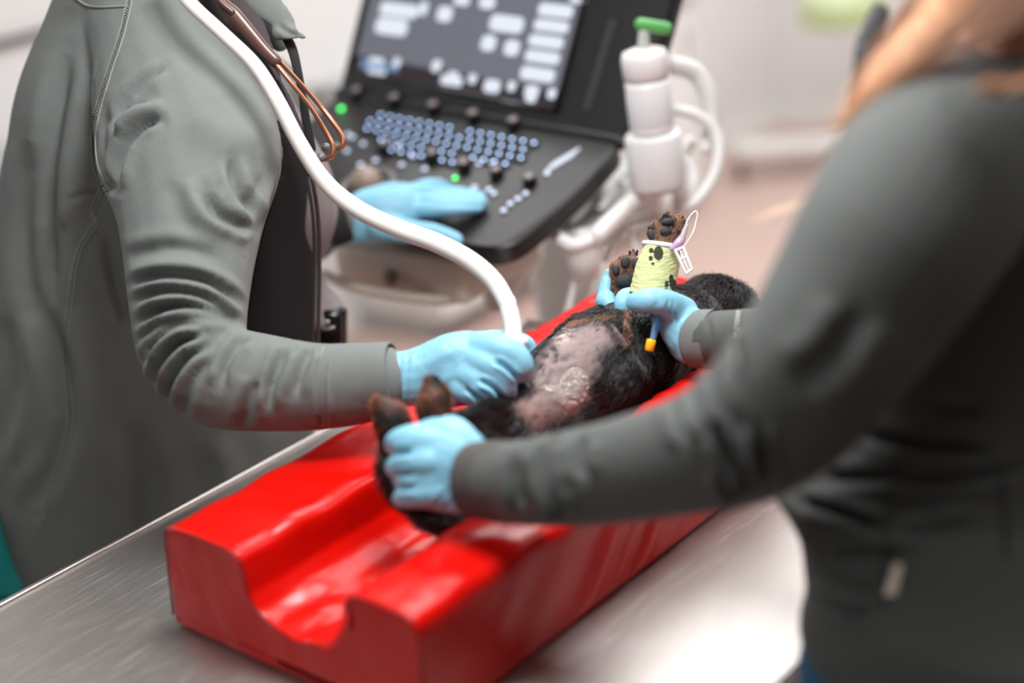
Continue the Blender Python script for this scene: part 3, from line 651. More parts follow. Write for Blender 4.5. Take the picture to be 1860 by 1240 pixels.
for px, py, r in ((620, 198, .0042), (827, 324, .0030)):
    c = onp(px, py, off=.001); mesh('green_indicator', *G().lathe(c, NP, [(r, 0), (r, .002), (r * .5, .003)], 16).out(), GRN, console)
c = onp(668, 338); t = np.linspace(0, 2 * np.pi, 33)
mesh('trackball', *G().ball(c + NP * .008, .024, 22).out(), mat('trackball_beige', (150, 132, 118), .35), console)
mesh('trackball_ring', *G().tube([c + .04 * (np.cos(a) * A + np.sin(a) * B) for a in t], .005, 8, sub=1, round_=False).out(), mat('ring_grey', (110, 104, 102), .3), console)
# cart body under the console
DN = np.array([0, 0, -1.])
cb = (perp_depth(940, 464, PR) + 0) ; fwdh = nrm([B[0], B[1], 0])
Ah = nrm([A[0], A[1], 0]); Bh = nrm(np.cross(DN, Ah)); Bh = Bh if Bh @ B > 0 else -Bh
fcen = P(720, 500, 2.16)
g = G(); g.bbox(fcen + Bh * -.10, Ah * .125, Bh * .10, DN * .038, .14); drw = mesh('drawer', *g.out(), BEIGE, um, label='beige drawer front')
mesh('drawer_knob', *G().lathe(P(712, 503, 2.155), Bh, [(.012, 0), (.013, .006), (.009, .009)], 18).out(), mat('taupe', (120, 106, 96), .5), drw)
g = G(); g.tube([P(590, 498, 2.2), P(640, 520, 2.15), P(730, 538, 2.13), P(820, 544, 2.12), P(852, 520, 2.14), P(858, 480, 2.18)], .008, 10); mesh('front_rail', *g.out(), BEIGE, um)
g = G(); limb(g, [(930, 455, 2.30, 60), (915, 500, 2.30, 44), (900, 548, 2.30, 26)], .8); V, Fc, N = remesh(g, .006, 5); mesh('side_fairing', V, Fc, WHITEP, um)
colc = P(1030, 470, 2.55); g = G(); g.bbox((colc[0], colc[1], .55), Ah * .06, Bh * .05, (0, 0, .47), .3); mesh('column', *g.out(), WHITEP, um)
g = G(); g.bbox((colc[0], colc[1], .12), Ah * .24, Bh * .20, (0, 0, .045), .35); mesh('wheel_base', *g.out(), WHITEP, um)
cs = None
for a, b in ((-1, -1), (-1, 1), (1, -1), (1, 1)):
    c = np.array([colc[0], colc[1], .045]) + Ah * .2 * a + Bh * .16 * b
    if cs is None: cs = mesh('caster', *G().lathe(c - Ah * .012, Ah, [(.03, 0), (.043, .004), (.043, .02), (.03, .024)], 20).out(), GREYP, um, loc=c)
    else: dup(cs, c, um)
# side tray on the right
g = G(); limb(g, [(1250, 262, 2.20, 14), (1212, 306, 2.16, 15), (1160, 356, 2.11, 16), (1112, 400, 2.07, 17), (1085, 428, 2.05, 17)], 1.2); mesh('side_rail', *g.out(), WHITEP, um)
tq = [P(1240, 292, 2.24), P(1092, 432, 2.10), P(1000, 420, 2.12), P(1120, 290, 2.26)]
g = G(); g.add(tq + [q - np.array([0, 0, .012]) for q in tq], [(0, 1, 2, 3), (7, 6, 5, 4), (0, 4, 5, 1), (1, 5, 6, 2), (2, 6, 7, 3), (3, 7, 4, 0)]); mesh('side_shelf', *g.out(), mat('shelf_white', (205, 208, 207), .5), um, smooth=False)
g = G(); g.tube([P(1000, 418, 2.08), P(1040, 446, 2.05), P(1085, 430, 2.05)], .010, 10, sub=5); mesh('tray_lip', *g.out(), WHITEP, um)
for px, py, d, rr in ((1056, 432, 2.07, .85), (1163, 322, 2.19, 1.1)):
    c = P(px, py, d); mesh('probe_holder', *G().lathe(c - [0, 0, .06], (0, 0, 1), [(.022 * rr, 0), (.030 * rr, .03), (.036 * rr, .055), (.037 * rr, .066), (.031 * rr, .066), (.027 * rr, .02), (.002, .018)], 24).out(), WHITEP, um)
for st in ([(1228, 120, 2.12, 18), (1262, 132, 2.14, 18), (1286, 170, 2.15, 17), (1292, 220, 2.16, 15), (1280, 270, 2.16, 12)],
           [(1225, 200, 2.10, 11), (1262, 208, 2.11, 11), (1296, 235, 2.12, 11), (1306, 280, 2.12, 11), (1292, 330, 2.12, 11), (1262, 368, 2.12, 11), (1236, 378, 2.12, 11)]):
    g = G(); limb(g, st, 1, 12); mesh('white_hose', *g.out(), WHITEP, um)
g = G(); limb(g, [(1238, 290, 2.14, 12), (1254, 320, 2.13, 17), (1240, 356, 2.12, 19), (1232, 380, 2.12, 12)], .7); mesh('hanging_handle', *g.out(), WHITEP, um)
for st in ([(1060, 460, 2.09, 8), (1048, 500, 2.10, 7), (1030, 570, 2.12, 7)], [(1078, 450, 2.12, 6), (1072, 500, 2.13, 6), (1062, 560, 2.14, 6)], [(1135, 400, 2.13, 5), (1150, 440, 2.13, 5), (1168, 480, 2.13, 5)], [(1190, 388, 2.16, 7), (1130, 410, 2.16, 7), (1100, 470, 2.16, 7)]):
    g = G(); limb(g, st, 1, 10); mesh('hanging_cable', *g.out(), WHITEP, um)
# spare probes resting in the side tray
for px, py, qx, qy, d, lab in ((1040, 392, 1072, 352, 2.10, 'white spare probe lying in the side tray of the cart, nearest the keyboard corner'), (1092, 372, 1112, 335, 2.13, 'white spare probe in the side tray of the cart, against the rail')):
    t = thing('transducer', P(px, py, d), lab, 'probe', 'spare probes on the cart'); a, b = P(px, py, d), P(qx, qy, d + .06)
    g = G(); g.tube([a, (a + b) / 2, b], [.010, .013, .019], 16); mesh('handle', *g.out(), WHITEP, t)
    g = G(); g.ell(b + nrm(b - a) * .016, nrm(np.cross(b - a, UPC)) * .02, nrm(b - a) * .012, UPC * .012); mesh('probe_lens', *g.out(), GREYP, t)
# gel bottle
bc = P(1185, 238, 2.06); bt_ = thing('gel_bottle', bc, 'white ribbed bottle with green nozzle beside the screen on the cart', 'bottle')
mesh('bottle_body', *G().lathe(bc, (0, 0, 1), [(.030, 0), (.0315, .004), (.0315, .060), (.0315, .074)], 30).out(), WHITEP, bt_)
mesh('bottle_label', *G().lathe(bc + [0, 0, .012], (0, 0, 1), [(.0316, 0), (.0320, .001), (.0320, .046), (.0316, .047)], 30).out(), mat('label_print', (216, 220, 222), .6, bump=(100, .0002)), bt_)
g = G()
for h in range(2): g.box(P(1188, 170 + h * 7, 2.06) - FW * .0325, RT * .012, UPC * .0014, FW * .0004)
for h in range(4): g.box(P(1184, 188 + h * 7, 2.06) - FW * .0325, RT * (.013 - .002 * (h % 2)), UPC * .0008, FW * .0004)
tag(mesh('label_lettering', *g.out(), mat('label_ink', (120, 150, 165), .6), bt_, smooth=False), kind='stuff')
mesh('bottle_cap', *G().lathe(bc + [0, 0, .077], (0, 0, 1), [(.031, 0), (.033, .002), (.033, .028), (.030, .037), (.018, .041), (.010, .042)], 30).out(), WHITEP, bt_)
mesh('cap_gap', *G().lathe(bc + [0, 0, .0735], (0, 0, 1), [(.0305, 0), (.0305, .004)], 30).out(), GREYP, bt_)
tp = bc + [0, 0, .117]; g = G(); g.tube([tp, tp + [.004, -.003, .034]], [.009, .007], 14, sub=1)
mesh('bottle_neck', *g.out(), mat('grey_clear', (190, 192, 188), .3), bt_)
mesh('nozzle', *G().tube([tp + [0, 0, .034], tp + RT * .034 + [0, 0, .028]], .009, 12, sub=1).out(), mat('leaf_green', (84, 164, 88), .4), bt_, label='green nozzle')
mesh('warmer_cup', *G().lathe(bc - [0, 0, .085], (0, 0, 1), [(.036, 0), (.040, .01), (.041, .076), (.038, .083), (.02, .083)], 30).out(), mat('cup_white', (220, 222, 222), .5), um)

# left glove on the keyboard
def pk(px, py, up, r): return (px, py, pdp(px, py, up), r)
o_, _, _ = glove('left_glove', [
    ([pk(606, 402, .03, 42), pk(650, 398, .034, 44), pk(690, 388, .036, 44), pk(730, 378, .034, 40), pk(752, 372, .03, 34)], .6),
    ([pk(660, 372, .036, 28), pk(710, 356, .034, 26), pk(750, 352, .03, 20)], .7),
    ([pk(740, 350, .03, 15), pk(775, 336, .034, 13), pk(800, 337, .024, 12), pk(812, 340, .014, 10)], 1),
    ([pk(745, 356, .03, 16), pk(790, 350, .034, 14), pk(840, 352, .026, 13), pk(872, 358, .014, 12)], 1),
    ([pk(745, 368, .03, 16), pk(790, 366, .032, 14), pk(840, 366, .024, 13), pk(875, 368, .013, 12)], 1),
    ([pk(742, 382, .028, 15), pk(790, 381, .028, 14), pk(835, 380, .022, 12), pk(868, 378, .012, 11)], 1),
    ([pk(690, 412, .03, 26), pk(740, 420, .024, 22), pk(790, 424, .018, 18), pk(828, 436, .012, 15)], .8)],
    [([(780, 358), (830, 358), (880, 362)], 3, -.002), ([(780, 373), (830, 373), (880, 374)], 3, -.002)], pa, .003, 3)

# ================================================================== probe and cable
pr = thing('ultrasound_probe', P(945, 690, 1.5), 'cream ultrasound probe with thick white cable over the left shoulder', 'probe')
cst = [(300, -60, 1.62, 13), (340, 0, 1.585, 13), (405, 62, 1.565, 13), (462, 118, 1.56, 13.5), (502, 180, 1.56, 14), (545, 262, 1.565, 14.5), (592, 332, 1.57, 15.5), (650, 380, 1.565, 16.5), (720, 414, 1.555, 17), (795, 442, 1.545, 17.5), (855, 474, 1.535, 17.5), (898, 512, 1.525, 17), (924, 556, 1.515, 16)]
g = G(); limb(g, cst, 1, 20, 8); mesh('cable', *g.out(), CREAM, pr)
g = G(); limb(g, [(921, 548, 1.517, 16.5), (931, 590, 1.51, 16.5), (932, 616, 1.505, 17), (934, 645, 1.50, 20)], 1, 20); mesh('strain_relief', *g.out(), CREAM, pr)
mesh('cable_clip', *G().ball(P(950, 528 + 92, 1.50), .006).out(), WHITEP, pr)
g = G(); limb(g, [(934, 640, 1.505, 22), (944, 680, 1.50, 22), (954, 705, 1.505, 20)], .8); mesh('probe_grip', *g.out(), CREAM, pr)
g = G(); limb(g, [(946, 695, 1.495, 17), (957, 720, 1.49, 16), (962, 736, 1.488, 13)], .8); mesh('probe_head', *g.out(), mat('probe_dark_blue', (40, 52, 70), .3), pr, label='dark blue scanning tip')

# ================================================================== stethoscope
stt = thing('stethoscope', P(500, 110, 1.69), 'brown stethoscope with copper ear tubes hanging from the left collar', 'stethoscope')
g = G(); limb(g, [(380, -40, 1.655, 12), (405, 5, 1.65, 12), (425, 25, 1.65, 14), (450, 55, 1.65, 14), (480, 90, 1.65, 12), (500, 110, 1.65, 11)], .7, 16); limb(g, [(372, -40, 1.65, 6), (398, 0, 1.645, 6), (422, 22, 1.645, 6)], 1, 10); mesh('rubber_yoke', *g.out(), BROWN, stt)
for nm, st in (('ear_tube', [(496, 110, 1.65, 4.2), (530, 152, 1.65, 4.2), (565, 196, 1.655, 4.4), (590, 236, 1.66, 4.8), (604, 262, 1.66, 5), (604, 282, 1.66, 5), (590, 289, 1.665, 5)]),
               ('ear_tube', [(503, 106, 1.655, 4.2), (540, 145, 1.665, 4.2), (578, 188, 1.675, 4.4), (605, 222, 1.675, 4.8), (622, 248, 1.675, 5), (622, 266, 1.675, 5), (608, 270, 1.68, 5)])):
    g = G(); limb(g, st, 1, 12, 6); mesh(nm, *g.out(), COPPER, stt)
for a, b, d in ((583, 286, 1.665), (592, 268, 1.69)): mesh('ear_tip', *G().ball(P(a, b, d), (.006, .006, .0055)).out(), mat('grey_tip', (96, 96, 98), .2), stt)

# ================================================================== dog
dg_ = thing('dog', (1.1, .985, CB + .05), 'small black and tan dog on its back in the red cushion, belly shaved', 'dog')
bodyst = [(925, 800, 1.49, 52), (975, 750, 1.515, 76), (1035, 702, 1.555, 90), (1100, 660, 1.60, 97), (1160, 630, 1.645, 92), (1220, 600, 1.69, 78), (1262, 575, 1.73, 58)]
def BS(k): return (np.array(bodyst)[:, 3] * k)
g = G(); limb(g, bodyst, .95, 28)
limb(g, [(1250, 575, 1.72, 50), (1290, 555, 1.75, 52), (1325, 556, 1.775, 46), (1355, 575, 1.79, 30), (1375, 590, 1.80, 20)], .9, 20)       # neck, head, muzzle
limb(g, [(1268, 530, 1.77, 22), (1292, 518, 1.78, 20), (1318, 528, 1.79, 12)], .5)                             # ear
limb(g, [(1080, 606, 1.63, 40), (1120, 600, 1.66, 40)], .9); 
limb(g, [(1030, 605, 1.585, 16), (1060, 590, 1.60, 20), (1100, 585, 1.62, 22), (1125, 590, 1.63, 20)], .8)     # far fold of skin
# near front leg with bandage
limb(g, [(1190, 660, 1.60, 42), (1180, 610, 1.595, 38), (1180, 560, 1.60, 36), (1188, 505, 1.60, 34), (1199, 460, 1.60, 29), (1208, 438, 1.60, 27), (1209, 420, 1.60, 27), (1214, 408, 1.60, 18)], .85, 20)
for st in ([(1210, 410, 1.595, 16), (1214, 398, 1.592, 12)], [(1224, 412, 1.60, 13), (1234, 397, 1.60, 8)], [(1228, 424, 1.60, 11), (1240, 404, 1.60, 6)], [(1222, 418, 1.60, 14), (1234, 404, 1.605, 9)], [(1192, 420, 1.60, 16), (1196, 408, 1.60, 12)]): limb(g, st, .9)
# far front leg
limb(g, [(1150, 615, 1.66, 34), (1135, 570, 1.655, 26), (1133, 530, 1.65, 24), (1136, 505, 1.648, 25), (1138, 488, 1.648, 24)], .8, 18)
for st in ([(1118, 500, 1.645, 11), (1117, 486, 1.643, 10)], [(1136, 490, 1.643, 13), (1138, 474, 1.641, 11)], [(1152, 492, 1.645, 11), (1155, 476, 1.643, 10)], [(1128, 482, 1.648, 8), (1127, 471, 1.648, 5)], [(1148, 470, 1.65, 9), (1150, 458, 1.65, 6)]): limb(g, st, .9)
# hind legs stretched to the near gloved hand
limb(g, [(985, 760, 1.52, 70), (925, 765, 1.49, 52), (885, 775, 1.46, 40), (840, 790, 1.42, 34), (800, 800, 1.39, 26), (790, 770, 1.385, 26), (788, 742, 1.385, 33), (789, 720, 1.385, 31), (786, 700, 1.385, 19)], .9, 18)
limb(g, [(960, 830, 1.48, 50), (890, 850, 1.45, 44), (830, 880, 1.42, 38), (770, 880, 1.40, 30), (725, 850, 1.395, 24), (712, 815, 1.39, 22), (714, 778, 1.39, 32), (708, 757, 1.39, 33), (692, 738, 1.392, 21)], .9, 18)
limb(g, [(900, 900, 1.44, 36), (840, 930, 1.42, 34), (790, 935, 1.41, 24), (740, 900, 1.405, 18), (712, 870, 1.40, 16), (704, 838, 1.40, 14), (716, 815, 1.40, 10)], .9, 16)   # tail
V, Fc, N = remesh(g, .0028, 3); DX, DY, DD = proj(V)
def inpoly(x, y, poly):
    poly = np.asarray(poly, float); c = np.zeros(len(x), bool); j = len(poly) - 1
    for i in range(len(poly)):
        a, b = poly[i], poly[j]; k = ((a[1] > y) != (b[1] > y)) & (x < (b[0] - a[0]) * (y - a[1]) / (b[1] - a[1] + 1e-9) + a[0]); c ^= k; j = i
    return c
def soft(x, y, poly, wob=0): return inpoly(x, y, poly)
SHAVE = [(945, 735), (975, 670), (1012, 612), (1060, 588), (1110, 582), (1130, 600), (1105, 625), (1085, 640), (1092, 660), (1075, 680), (1078, 715), (1050, 748), (1010, 760), (985, 780), (960, 770)]
def sdpoly(x, y, poly):
    q, _ = seg_dist(x, y, list(poly) + [poly[0]]); return np.where(inpoly(x, y, poly), -q, q)
def coat(V, X, Y, D, N):
    n1 = fbm(V * 60); n2 = fbm(V * 200); face = -(N @ FW) > .05
    C = np.tile(np.array(lin((22, 19, 20))[:3]), (len(V), 1))
    s = np.clip(.5 - (sdpoly(X, Y, SHAVE) + (n1 - .45) * 40) / 26, 0, 1) * (D < 1.72) * face * ((X < 1140) & (D > 1.45)); s = s[:, None]
    skin = np.array(lin((116, 98, 96))[:3]) * (1 - .25 * (n2 - .5)[:, None]) ; pink = np.clip((Y - 700) / 60, 0, 1) * np.clip((1010 - X) / 60, 0, 1)
    skin = skin * (1 - pink[:, None]) + pink[:, None] * np.array(lin((132, 94, 86))[:3])
    spots = 1 - .75 * np.clip((fbm(V * 130 + 5) - .64) * 8, 0, 1)
    for a, b, r, k in ((1088, 648, 13, .55), (1010, 645, 4, .8), (985, 680, 5, .5), (1086, 634, 4, .9), (1015, 628, 3, .8), (973, 757, 8, .6), (1040, 664, 10, .25)): spots = spots * (1 - k * np.exp(-((X - a) ** 2 + ((Y - b) * 1.6) ** 2) / r ** 2))
    C = C * (1 - s) + skin * spots[:, None] * s
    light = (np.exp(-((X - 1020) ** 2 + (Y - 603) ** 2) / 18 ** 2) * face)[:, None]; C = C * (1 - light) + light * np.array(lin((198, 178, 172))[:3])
    def put(mask, c, k=.9):
        nonlocal C
        m_ = (mask * k)[:, None]; C = C * (1 - m_) + m_ * np.array(lin(c)[:3])
    tan = np.clip(1 - abs(Y - (574 + (1095 - X) * .22)) / 9, 0, 1) * (X > 1035) * (X < 1125) * (D < 1.7); put(tan, (118, 88, 66))
    put(((abs(X - (1139 + (Y - 560) * .05)) < 8) & (Y > 553) & (Y < 625) & (D < 1.63)).astype(float), (128, 88, 62))
    pw = ((Y < 452) & (X > 1165) & (D < 1.66)).astype(float); put(pw * np.clip(.55 + (n1 - .45) * 2.5, 0, 1), (170, 128, 104))
    pw2 = ((Y < 545) & (X > 1100) & (X < 1172) & (D > 1.61) & (D < 1.69)).astype(float); put(pw2 * np.clip(.35 + n1 * 1.0, 0, 1), (104, 64, 46))
    hp = ((Y < 805) & (X < 826) & (D < 1.43)).astype(float); put(hp * np.clip((n1 - .30) * 3.2, 0, 1) * np.clip((795 - Y) / 40, 0, 1), (112, 62, 42))
    return C, s[:, 0]
CC, SH = coat(V, DX, DY, DD, N)
bump_ = np.where(SH > .3, (fbm(V * 150) - .45) * .0016, 0); V = V + N * bump_[:, None]
V = folds(V, N, [([(1118, 578), (1135, 610), (1160, 645), (1195, 668)], 5, -.006), ([(1125, 600), (1145, 640), (1180, 672)], 5, .003), ([(985, 640), (1010, 655), (1050, 648)], 6, -.002), ([(1000, 625), (1008, 645), (1000, 670)], 5, -.002), ([(960, 715), (985, 690), (1000, 660)], 7, .002)])
mesh('body', V, Fc, DOGM, dg_, colors=CC); fD = drape(V, Fc)
# fur
Fa = np.array([f[:4] if len(f) == 4 else (f[0], f[1], f[2], f[2]) for f in Fc]); q = V[Fa]; ar = np.linalg.norm(np.cross(q[:, 2] - q[:, 0], q[:, 3] - q[:, 1]), axis=1)
vis = (N[Fa].mean(1) @ FW) < .45; pfa = ar * (np.where(vis, 1, .12)); pfa /= pfa.sum()
def strands(n, length, filt, jit=.35, lift=.4):
    idx = rng.choice(len(Fa), n, p=pfa); u, v = rng.random((2, n)); qq = V[Fa[idx]]; b = (qq[:, 0] * ((1 - u) * (1 - v))[:, None] + qq[:, 1] * (u * (1 - v))[:, None] + qq[:, 2] * (u * v)[:, None] + qq[:, 3] * ((1 - u) * v)[:, None])
    nn = N[Fa[idx]].mean(1); X, Y, D = proj(b); C, s = coat(b, X, Y, D, nn); keep, ln, dirw = filt(b, X, Y, D, C, s)
    k = rng.random(n) < keep; b, nn, X, Y, D, ln, dirw = b[k], nn[k], X[k], Y[k], D[k], ln[k], dirw[k]
    cl = np.stack([fbm(b * 45) - .45, fbm(b * 45 + 9) - .45, fbm(b * 45 + 21) - .45], 1) * 2.2
    t = dirw + cl + rng.normal(0, jit, b.shape) * .5; t -= nn * (t * nn).sum(1)[:, None]; t /= np.linalg.norm(t, axis=1)[:, None] + 1e-9
    L_ = (length * ln * (.6 + .8 * rng.random(len(b))))[:, None]; tt = np.array([0, .33, .66, 1.])
    Pp = b[:, None, :] - nn[:, None, :] * .0005 + (L_ * t)[:, None, :] * (tt[None, :, None] * (1 - .15 * tt[None, :, None])) + (L_ * nn * lift)[:, None, :] * (tt * (1.3 - .9 * tt))[None, :, None]
    return Pp, k, C[k]
tailw = nrm(P(975, 750, 1.515) - P(1160, 630, 1.645))
def base_dir(b, X, Y, D):
    d = np.tile(tailw, (len(b), 1)) + np.array([0, -.15, -.35]) * 1.0
    paw = (((Y < 560) & (X > 1100) & (X < 1250) & (D < 1.69)) | ((X < 830) & (Y < 830) & (D < 1.43)))
    d[paw] = UPC * 1.0 + RT * .1
    tb_ = (X < 960) & (D < 1.5) & ~paw; d[tb_] = -RT * .7 - UPC * .4
    return d, paw
def gone(X, Y, D): return ((Y > 448) & (Y < 545) & (X > 1140) & (X < 1245) & (D < 1.66)).astype(float)
def f_black(b, X, Y, D, C, s):
    d, paw = base_dir(b, X, Y, D); lum = C.sum(1); keep = np.clip(1 - s * 1.25, 0, 1) * (1 - gone(X, Y, D)) * np.where(lum > .15, .12, 1); ln = np.where(paw, .3, 1) * np.clip(1 - s * .9, .25, 1); return keep, ln, d
Pp, _, _ = strands(64000, .017, f_black); rr = np.tile(np.array([.00030, .00028, .0002, .00005]), (len(Pp), 1)); curves('black_fur', Pp, rr, FURB, dg_)
def f_tan(b, X, Y, D, C, s):
    d, paw = base_dir(b, X, Y, D); red = C[:, 0] - C[:, 2] * 1.4; keep = ((red > .03) & (X > 1025) & (Y < 640) & (s < .4) & ~((X < 830) & (D < 1.45))).astype(float) * (1 - gone(X, Y, D)); return keep, np.where(paw, .35, .7), d
Pp, _, _ = strands(90000, .014, f_tan); print('tan', len(Pp)); 
if len(Pp): curves('tan_fur', Pp, np.tile(np.array([.00022, .0002, .00015, .00005]), (len(Pp), 1)), FURT, dg_, label='tan fur on the front paws and chest')
def f_rust(b, X, Y, D, C, s):
    d, paw = base_dir(b, X, Y, D); keep = ((X < 830) & (D < 1.45) & (Y < 790)).astype(float) * np.clip((fbm(b * 90) - .35) * 5, 0, 1); return keep, np.full(len(b), .45), d
Pp, _, _ = strands(60000, .013, f_rust, .6, .7)
if len(Pp): curves('rust_fur', Pp, np.tile(np.array([.00034, .0003, .0002, .00005]), (len(Pp), 1)), FURD, dg_, label='rust brown fur on the hind paws')
def f_thin(b, X, Y, D, C, s):
    d, paw = base_dir(b, X, Y, D); keep = ((s > .05) & (s < .97)).astype(float) * .9 + ((s >= .97) * .22); return keep, np.where(s > .9, .5, .95), d
Pp, _, _ = strands(90000, .012, f_thin, .35, .08)
if len(Pp): curves('thin_belly_fur', Pp, np.tile(np.array([.00022, .0002, .00015, .00004]), (len(Pp), 1)), FURG, dg_)
# pads and claws
def padm(px, py, rx, ry, name='paw_pad', rot=0., off=.002):
    c = fD(px, py, off * .3, 1.6); a = math.radians(rot); k = proj(c)[2][0] / F
    u = RT * math.cos(a) + UPC * math.sin(a); v = -RT * math.sin(a) + UPC * math.cos(a)
    mesh(name, *G().ell(c, u * rx * k, v * ry * k, FW * min(rx, ry) * k * .55, 14).out(), PAD, dg_)
for q in [(1213, 402, 12, 6.5, 8), (1209, 420, 11, 7.5, 5), (1185, 427, 9, 12, 35), (1136, 476, 8.5, 11, -8), (1155, 478, 7.5, 10.5, -15), (1119, 490, 7, 9.5, 10), (1134, 509, 17, 13, 15)]: padm(q[0], q[1], q[2], q[3], rot=q[4])
def claw(a, b, r=2.6): g = G(); limb(g, [(a[0], a[1], a[2], r), ((a[0] + b[0]) / 2, (a[1] + b[1]) / 2, b[2], r * .8), (a[0] * .35 + b[0] * .65, a[1] * .35 + b[1] * .65, b[2], .8)], 1, 8); mesh('claw', *g.out(), CLAW, dg_)
for a, b in (((1233, 398, 1.60), (1233, 386, 1.598)), ((1239, 399, 1.602), (1241, 387, 1.60)), ((1228, 400, 1.597), (1226, 391, 1.595)), ((1127, 474, 1.646), (1125, 462, 1.645)), ((1150, 462, 1.65), (1151, 447, 1.65)), ((1156, 462, 1.65), (1159, 449, 1.65)), ((1144, 462, 1.648), (1144, 451, 1.648))): claw(a, b)
for a, b in (((694, 738, 1.39), (684, 724, 1.385)), ((783, 700, 1.385), (779, 688, 1.38))): claw(a, b, 4)
mesh('nose', *G().ball(P(1378, 592, 1.80), .008).out(), PAD, dg_)
for a, b, d in ((1318, 536, 1.742), (1345, 545, 1.75)): mesh('eye', *G().ball(P(a, b, d), .006).out(), BLACKG, dg_)

# bandage -----------------------------------------------------------
t = np.linspace(0, 2 * np.pi, 161)[:-1]; bs = [(1202, 451, 1.598, 34), (1196, 478, 1.598, 38), (1189, 510, 1.598, 40), (1183, 538, 1.598, 41)]
p, r = L3(bs); C_, R_ = spline(p, r, 40); rings = []; cols = []
PR1 = [(1196, 460, 9, 13, 0), (1183, 455, 4.3, 5, 0), (1182, 469, 4, 5, 0), (1186, 479, 3, 3, 0), (1223, 517, 7, 13, -20), (1219, 504, 4, 6, 0), (1211, 516, 4, 6, 0), (1209, 528, 4, 6, 10), (1216, 534, 4, 5, 0)]
for i in range(len(C_)):
    T = nrm(C_[min(i + 1, len(C_) - 1)] - C_[max(i - 1, 0)]); u = nrm(np.cross(T, FW)); v = np.cross(T, u)
    rings.append(C_[i] + R_[i] * (np.cos(t)[:, None] * u + .9 * np.sin(t)[:, None] * v))
VV = np.concatenate(rings); Vn = VV - np.repeat(C_, len(t), 0); Vn /= np.linalg.norm(Vn, axis=1)[:, None]
VV = VV + Vn * ((fbm(VV * np.array([90, 90, 500])) - .45) * .0016 + (fbm(VV * 30) - .45) * .003)[:, None]
X, Y, D = proj(VV); front = (Vn @ FW) < 0
col = np.tile(np.array(lin((198, 204, 148))[:3]), (len(VV), 1)) * (.9 + .2 * fbm(VV * 300))[:, None]
for a, b, rx, ry, ro in PR1:
    ro = math.radians(ro); dx = (X - a) * math.cos(ro) + (Y - b) * math.sin(ro); dy = -(X - a) * math.sin(ro) + (Y - b) * math.cos(ro)
    m_ = front & ((dx / rx) ** 2 + (dy / ry) ** 2 < 1); col[m_] = np.array(lin((52, 54, 42))[:3])
n = len(t); FF = [(i * n + j, i * n + (j + 1) % n, (i + 1) * n + (j + 1) % n, (i + 1) * n + j) for i in range(len(C_) - 1) for j in range(n)]
FF += [tuple(range(n))[::-1], tuple((len(C_) - 1) * n + j for j in range(n))]
bd = mesh('leg_bandage', VV, FF, mat('crepe_bandage', (214, 222, 142), .85, attr='Col', bump=(900, .0006)), colors=col)
tag(bd, 'yellow-green crepe bandage with black paw prints on the raised front leg', 'bandage')
# catheter ----------------------------------------------------------
ca = thing('iv_catheter', P(1237, 440, 1.59), 'clear and lilac catheter port with white clip taped at the bandaged paw', 'catheter')
CLR = mat('clear_plastic', (236, 232, 236), .15, trans=.6, ior=1.3); LIL = mat('lilac_plastic', (206, 176, 206), .2, trans=.3); TAPE = mat('white_tape', (232, 228, 230), .6)
ringp = [P(1203, 446, 1.60) + (33 * 1.6 / F) * (math.cos(a) * RT + math.sin(a) * FW * .9) + UPC * .003 * math.cos(a) * -1 for a in np.linspace(0, 2 * np.pi, 33)]
mesh('tape_band', *G().tube(ringp, .0028, 10, sub=1, round_=False).out(), TAPE, ca)
ringp = [q - UPC * .0048 for q in ringp]; mesh('lilac_band', *G().tube(ringp, .002, 10, sub=1, round_=False).out(), mat('magenta_film', (176, 112, 168), .3), ca, label='magenta strip under the tape')
g = G(); limb(g, [(1222, 451, 1.575, 6), (1234, 440, 1.575, 8.5), (1240, 430, 1.578, 6)], 1); mesh('hub', *g.out(), LIL, ca, label='lilac hub')
g = G(); limb(g, [(1237, 436, 1.575, 5.5), (1243, 422, 1.575, 5), (1247, 410, 1.575, 3.5)], 1); mesh('port', *g.out(), CLR, ca)
g = G(); limb(g, [(1240, 428, 1.575, 1.6), (1246, 408, 1.575, 1.6), (1254, 392, 1.575, 1.6), (1263, 384, 1.575, 1.6), (1267, 389, 1.575, 1.6), (1264, 405, 1.575, 1.7), (1260, 420, 1.575, 2.2), (1252, 434, 1.575, 1.7), (1243, 448, 1.575, 1.6)], 1, 8, 6); mesh('extension_loop', *g.out(), mat('tube_clear', (240, 238, 240), .2, trans=.3), ca)
g = G(); qd = [(1227, 455), (1241, 449), (1257, 489), (1246, 497)]; c4 = [P(a, b, 1.572) for a, b in qd]
for i in range(4): g.tube([c4[i], c4[(i + 1) % 4]], .0016, 8, sub=1)
g.tube([(c4[0] + c4[1]) / 2, (c4[2] + c4[3]) / 2], .0010, 6, sub=1); g.tube([c4[0] * .6 + c4[3] * .4, c4[1] * .6 + c4[2] * .4], .0012, 6, sub=1); mesh('clip_frame', *g.out(), TAPE, ca, label='white plastic slide clip')
g = G(); limb(g, [(1194, 566, 1.552, 7), (1192, 585, 1.552, 8), (1189, 602, 1.552, 6.5), (1185, 618, 1.552, 5.5)], 1, 12); mesh('connector', *g.out(), mat('pale_blue_clear', (128, 164, 200), .15, trans=.45), ca, label='pale blue clear connector')
g = G(); limb(g, [(1196, 572, 1.545, 2), (1191, 600, 1.545, 2)], 1, 8); mesh('connector_valve', *g.out(), mat('deep_blue', (36, 88, 150), .3), ca)
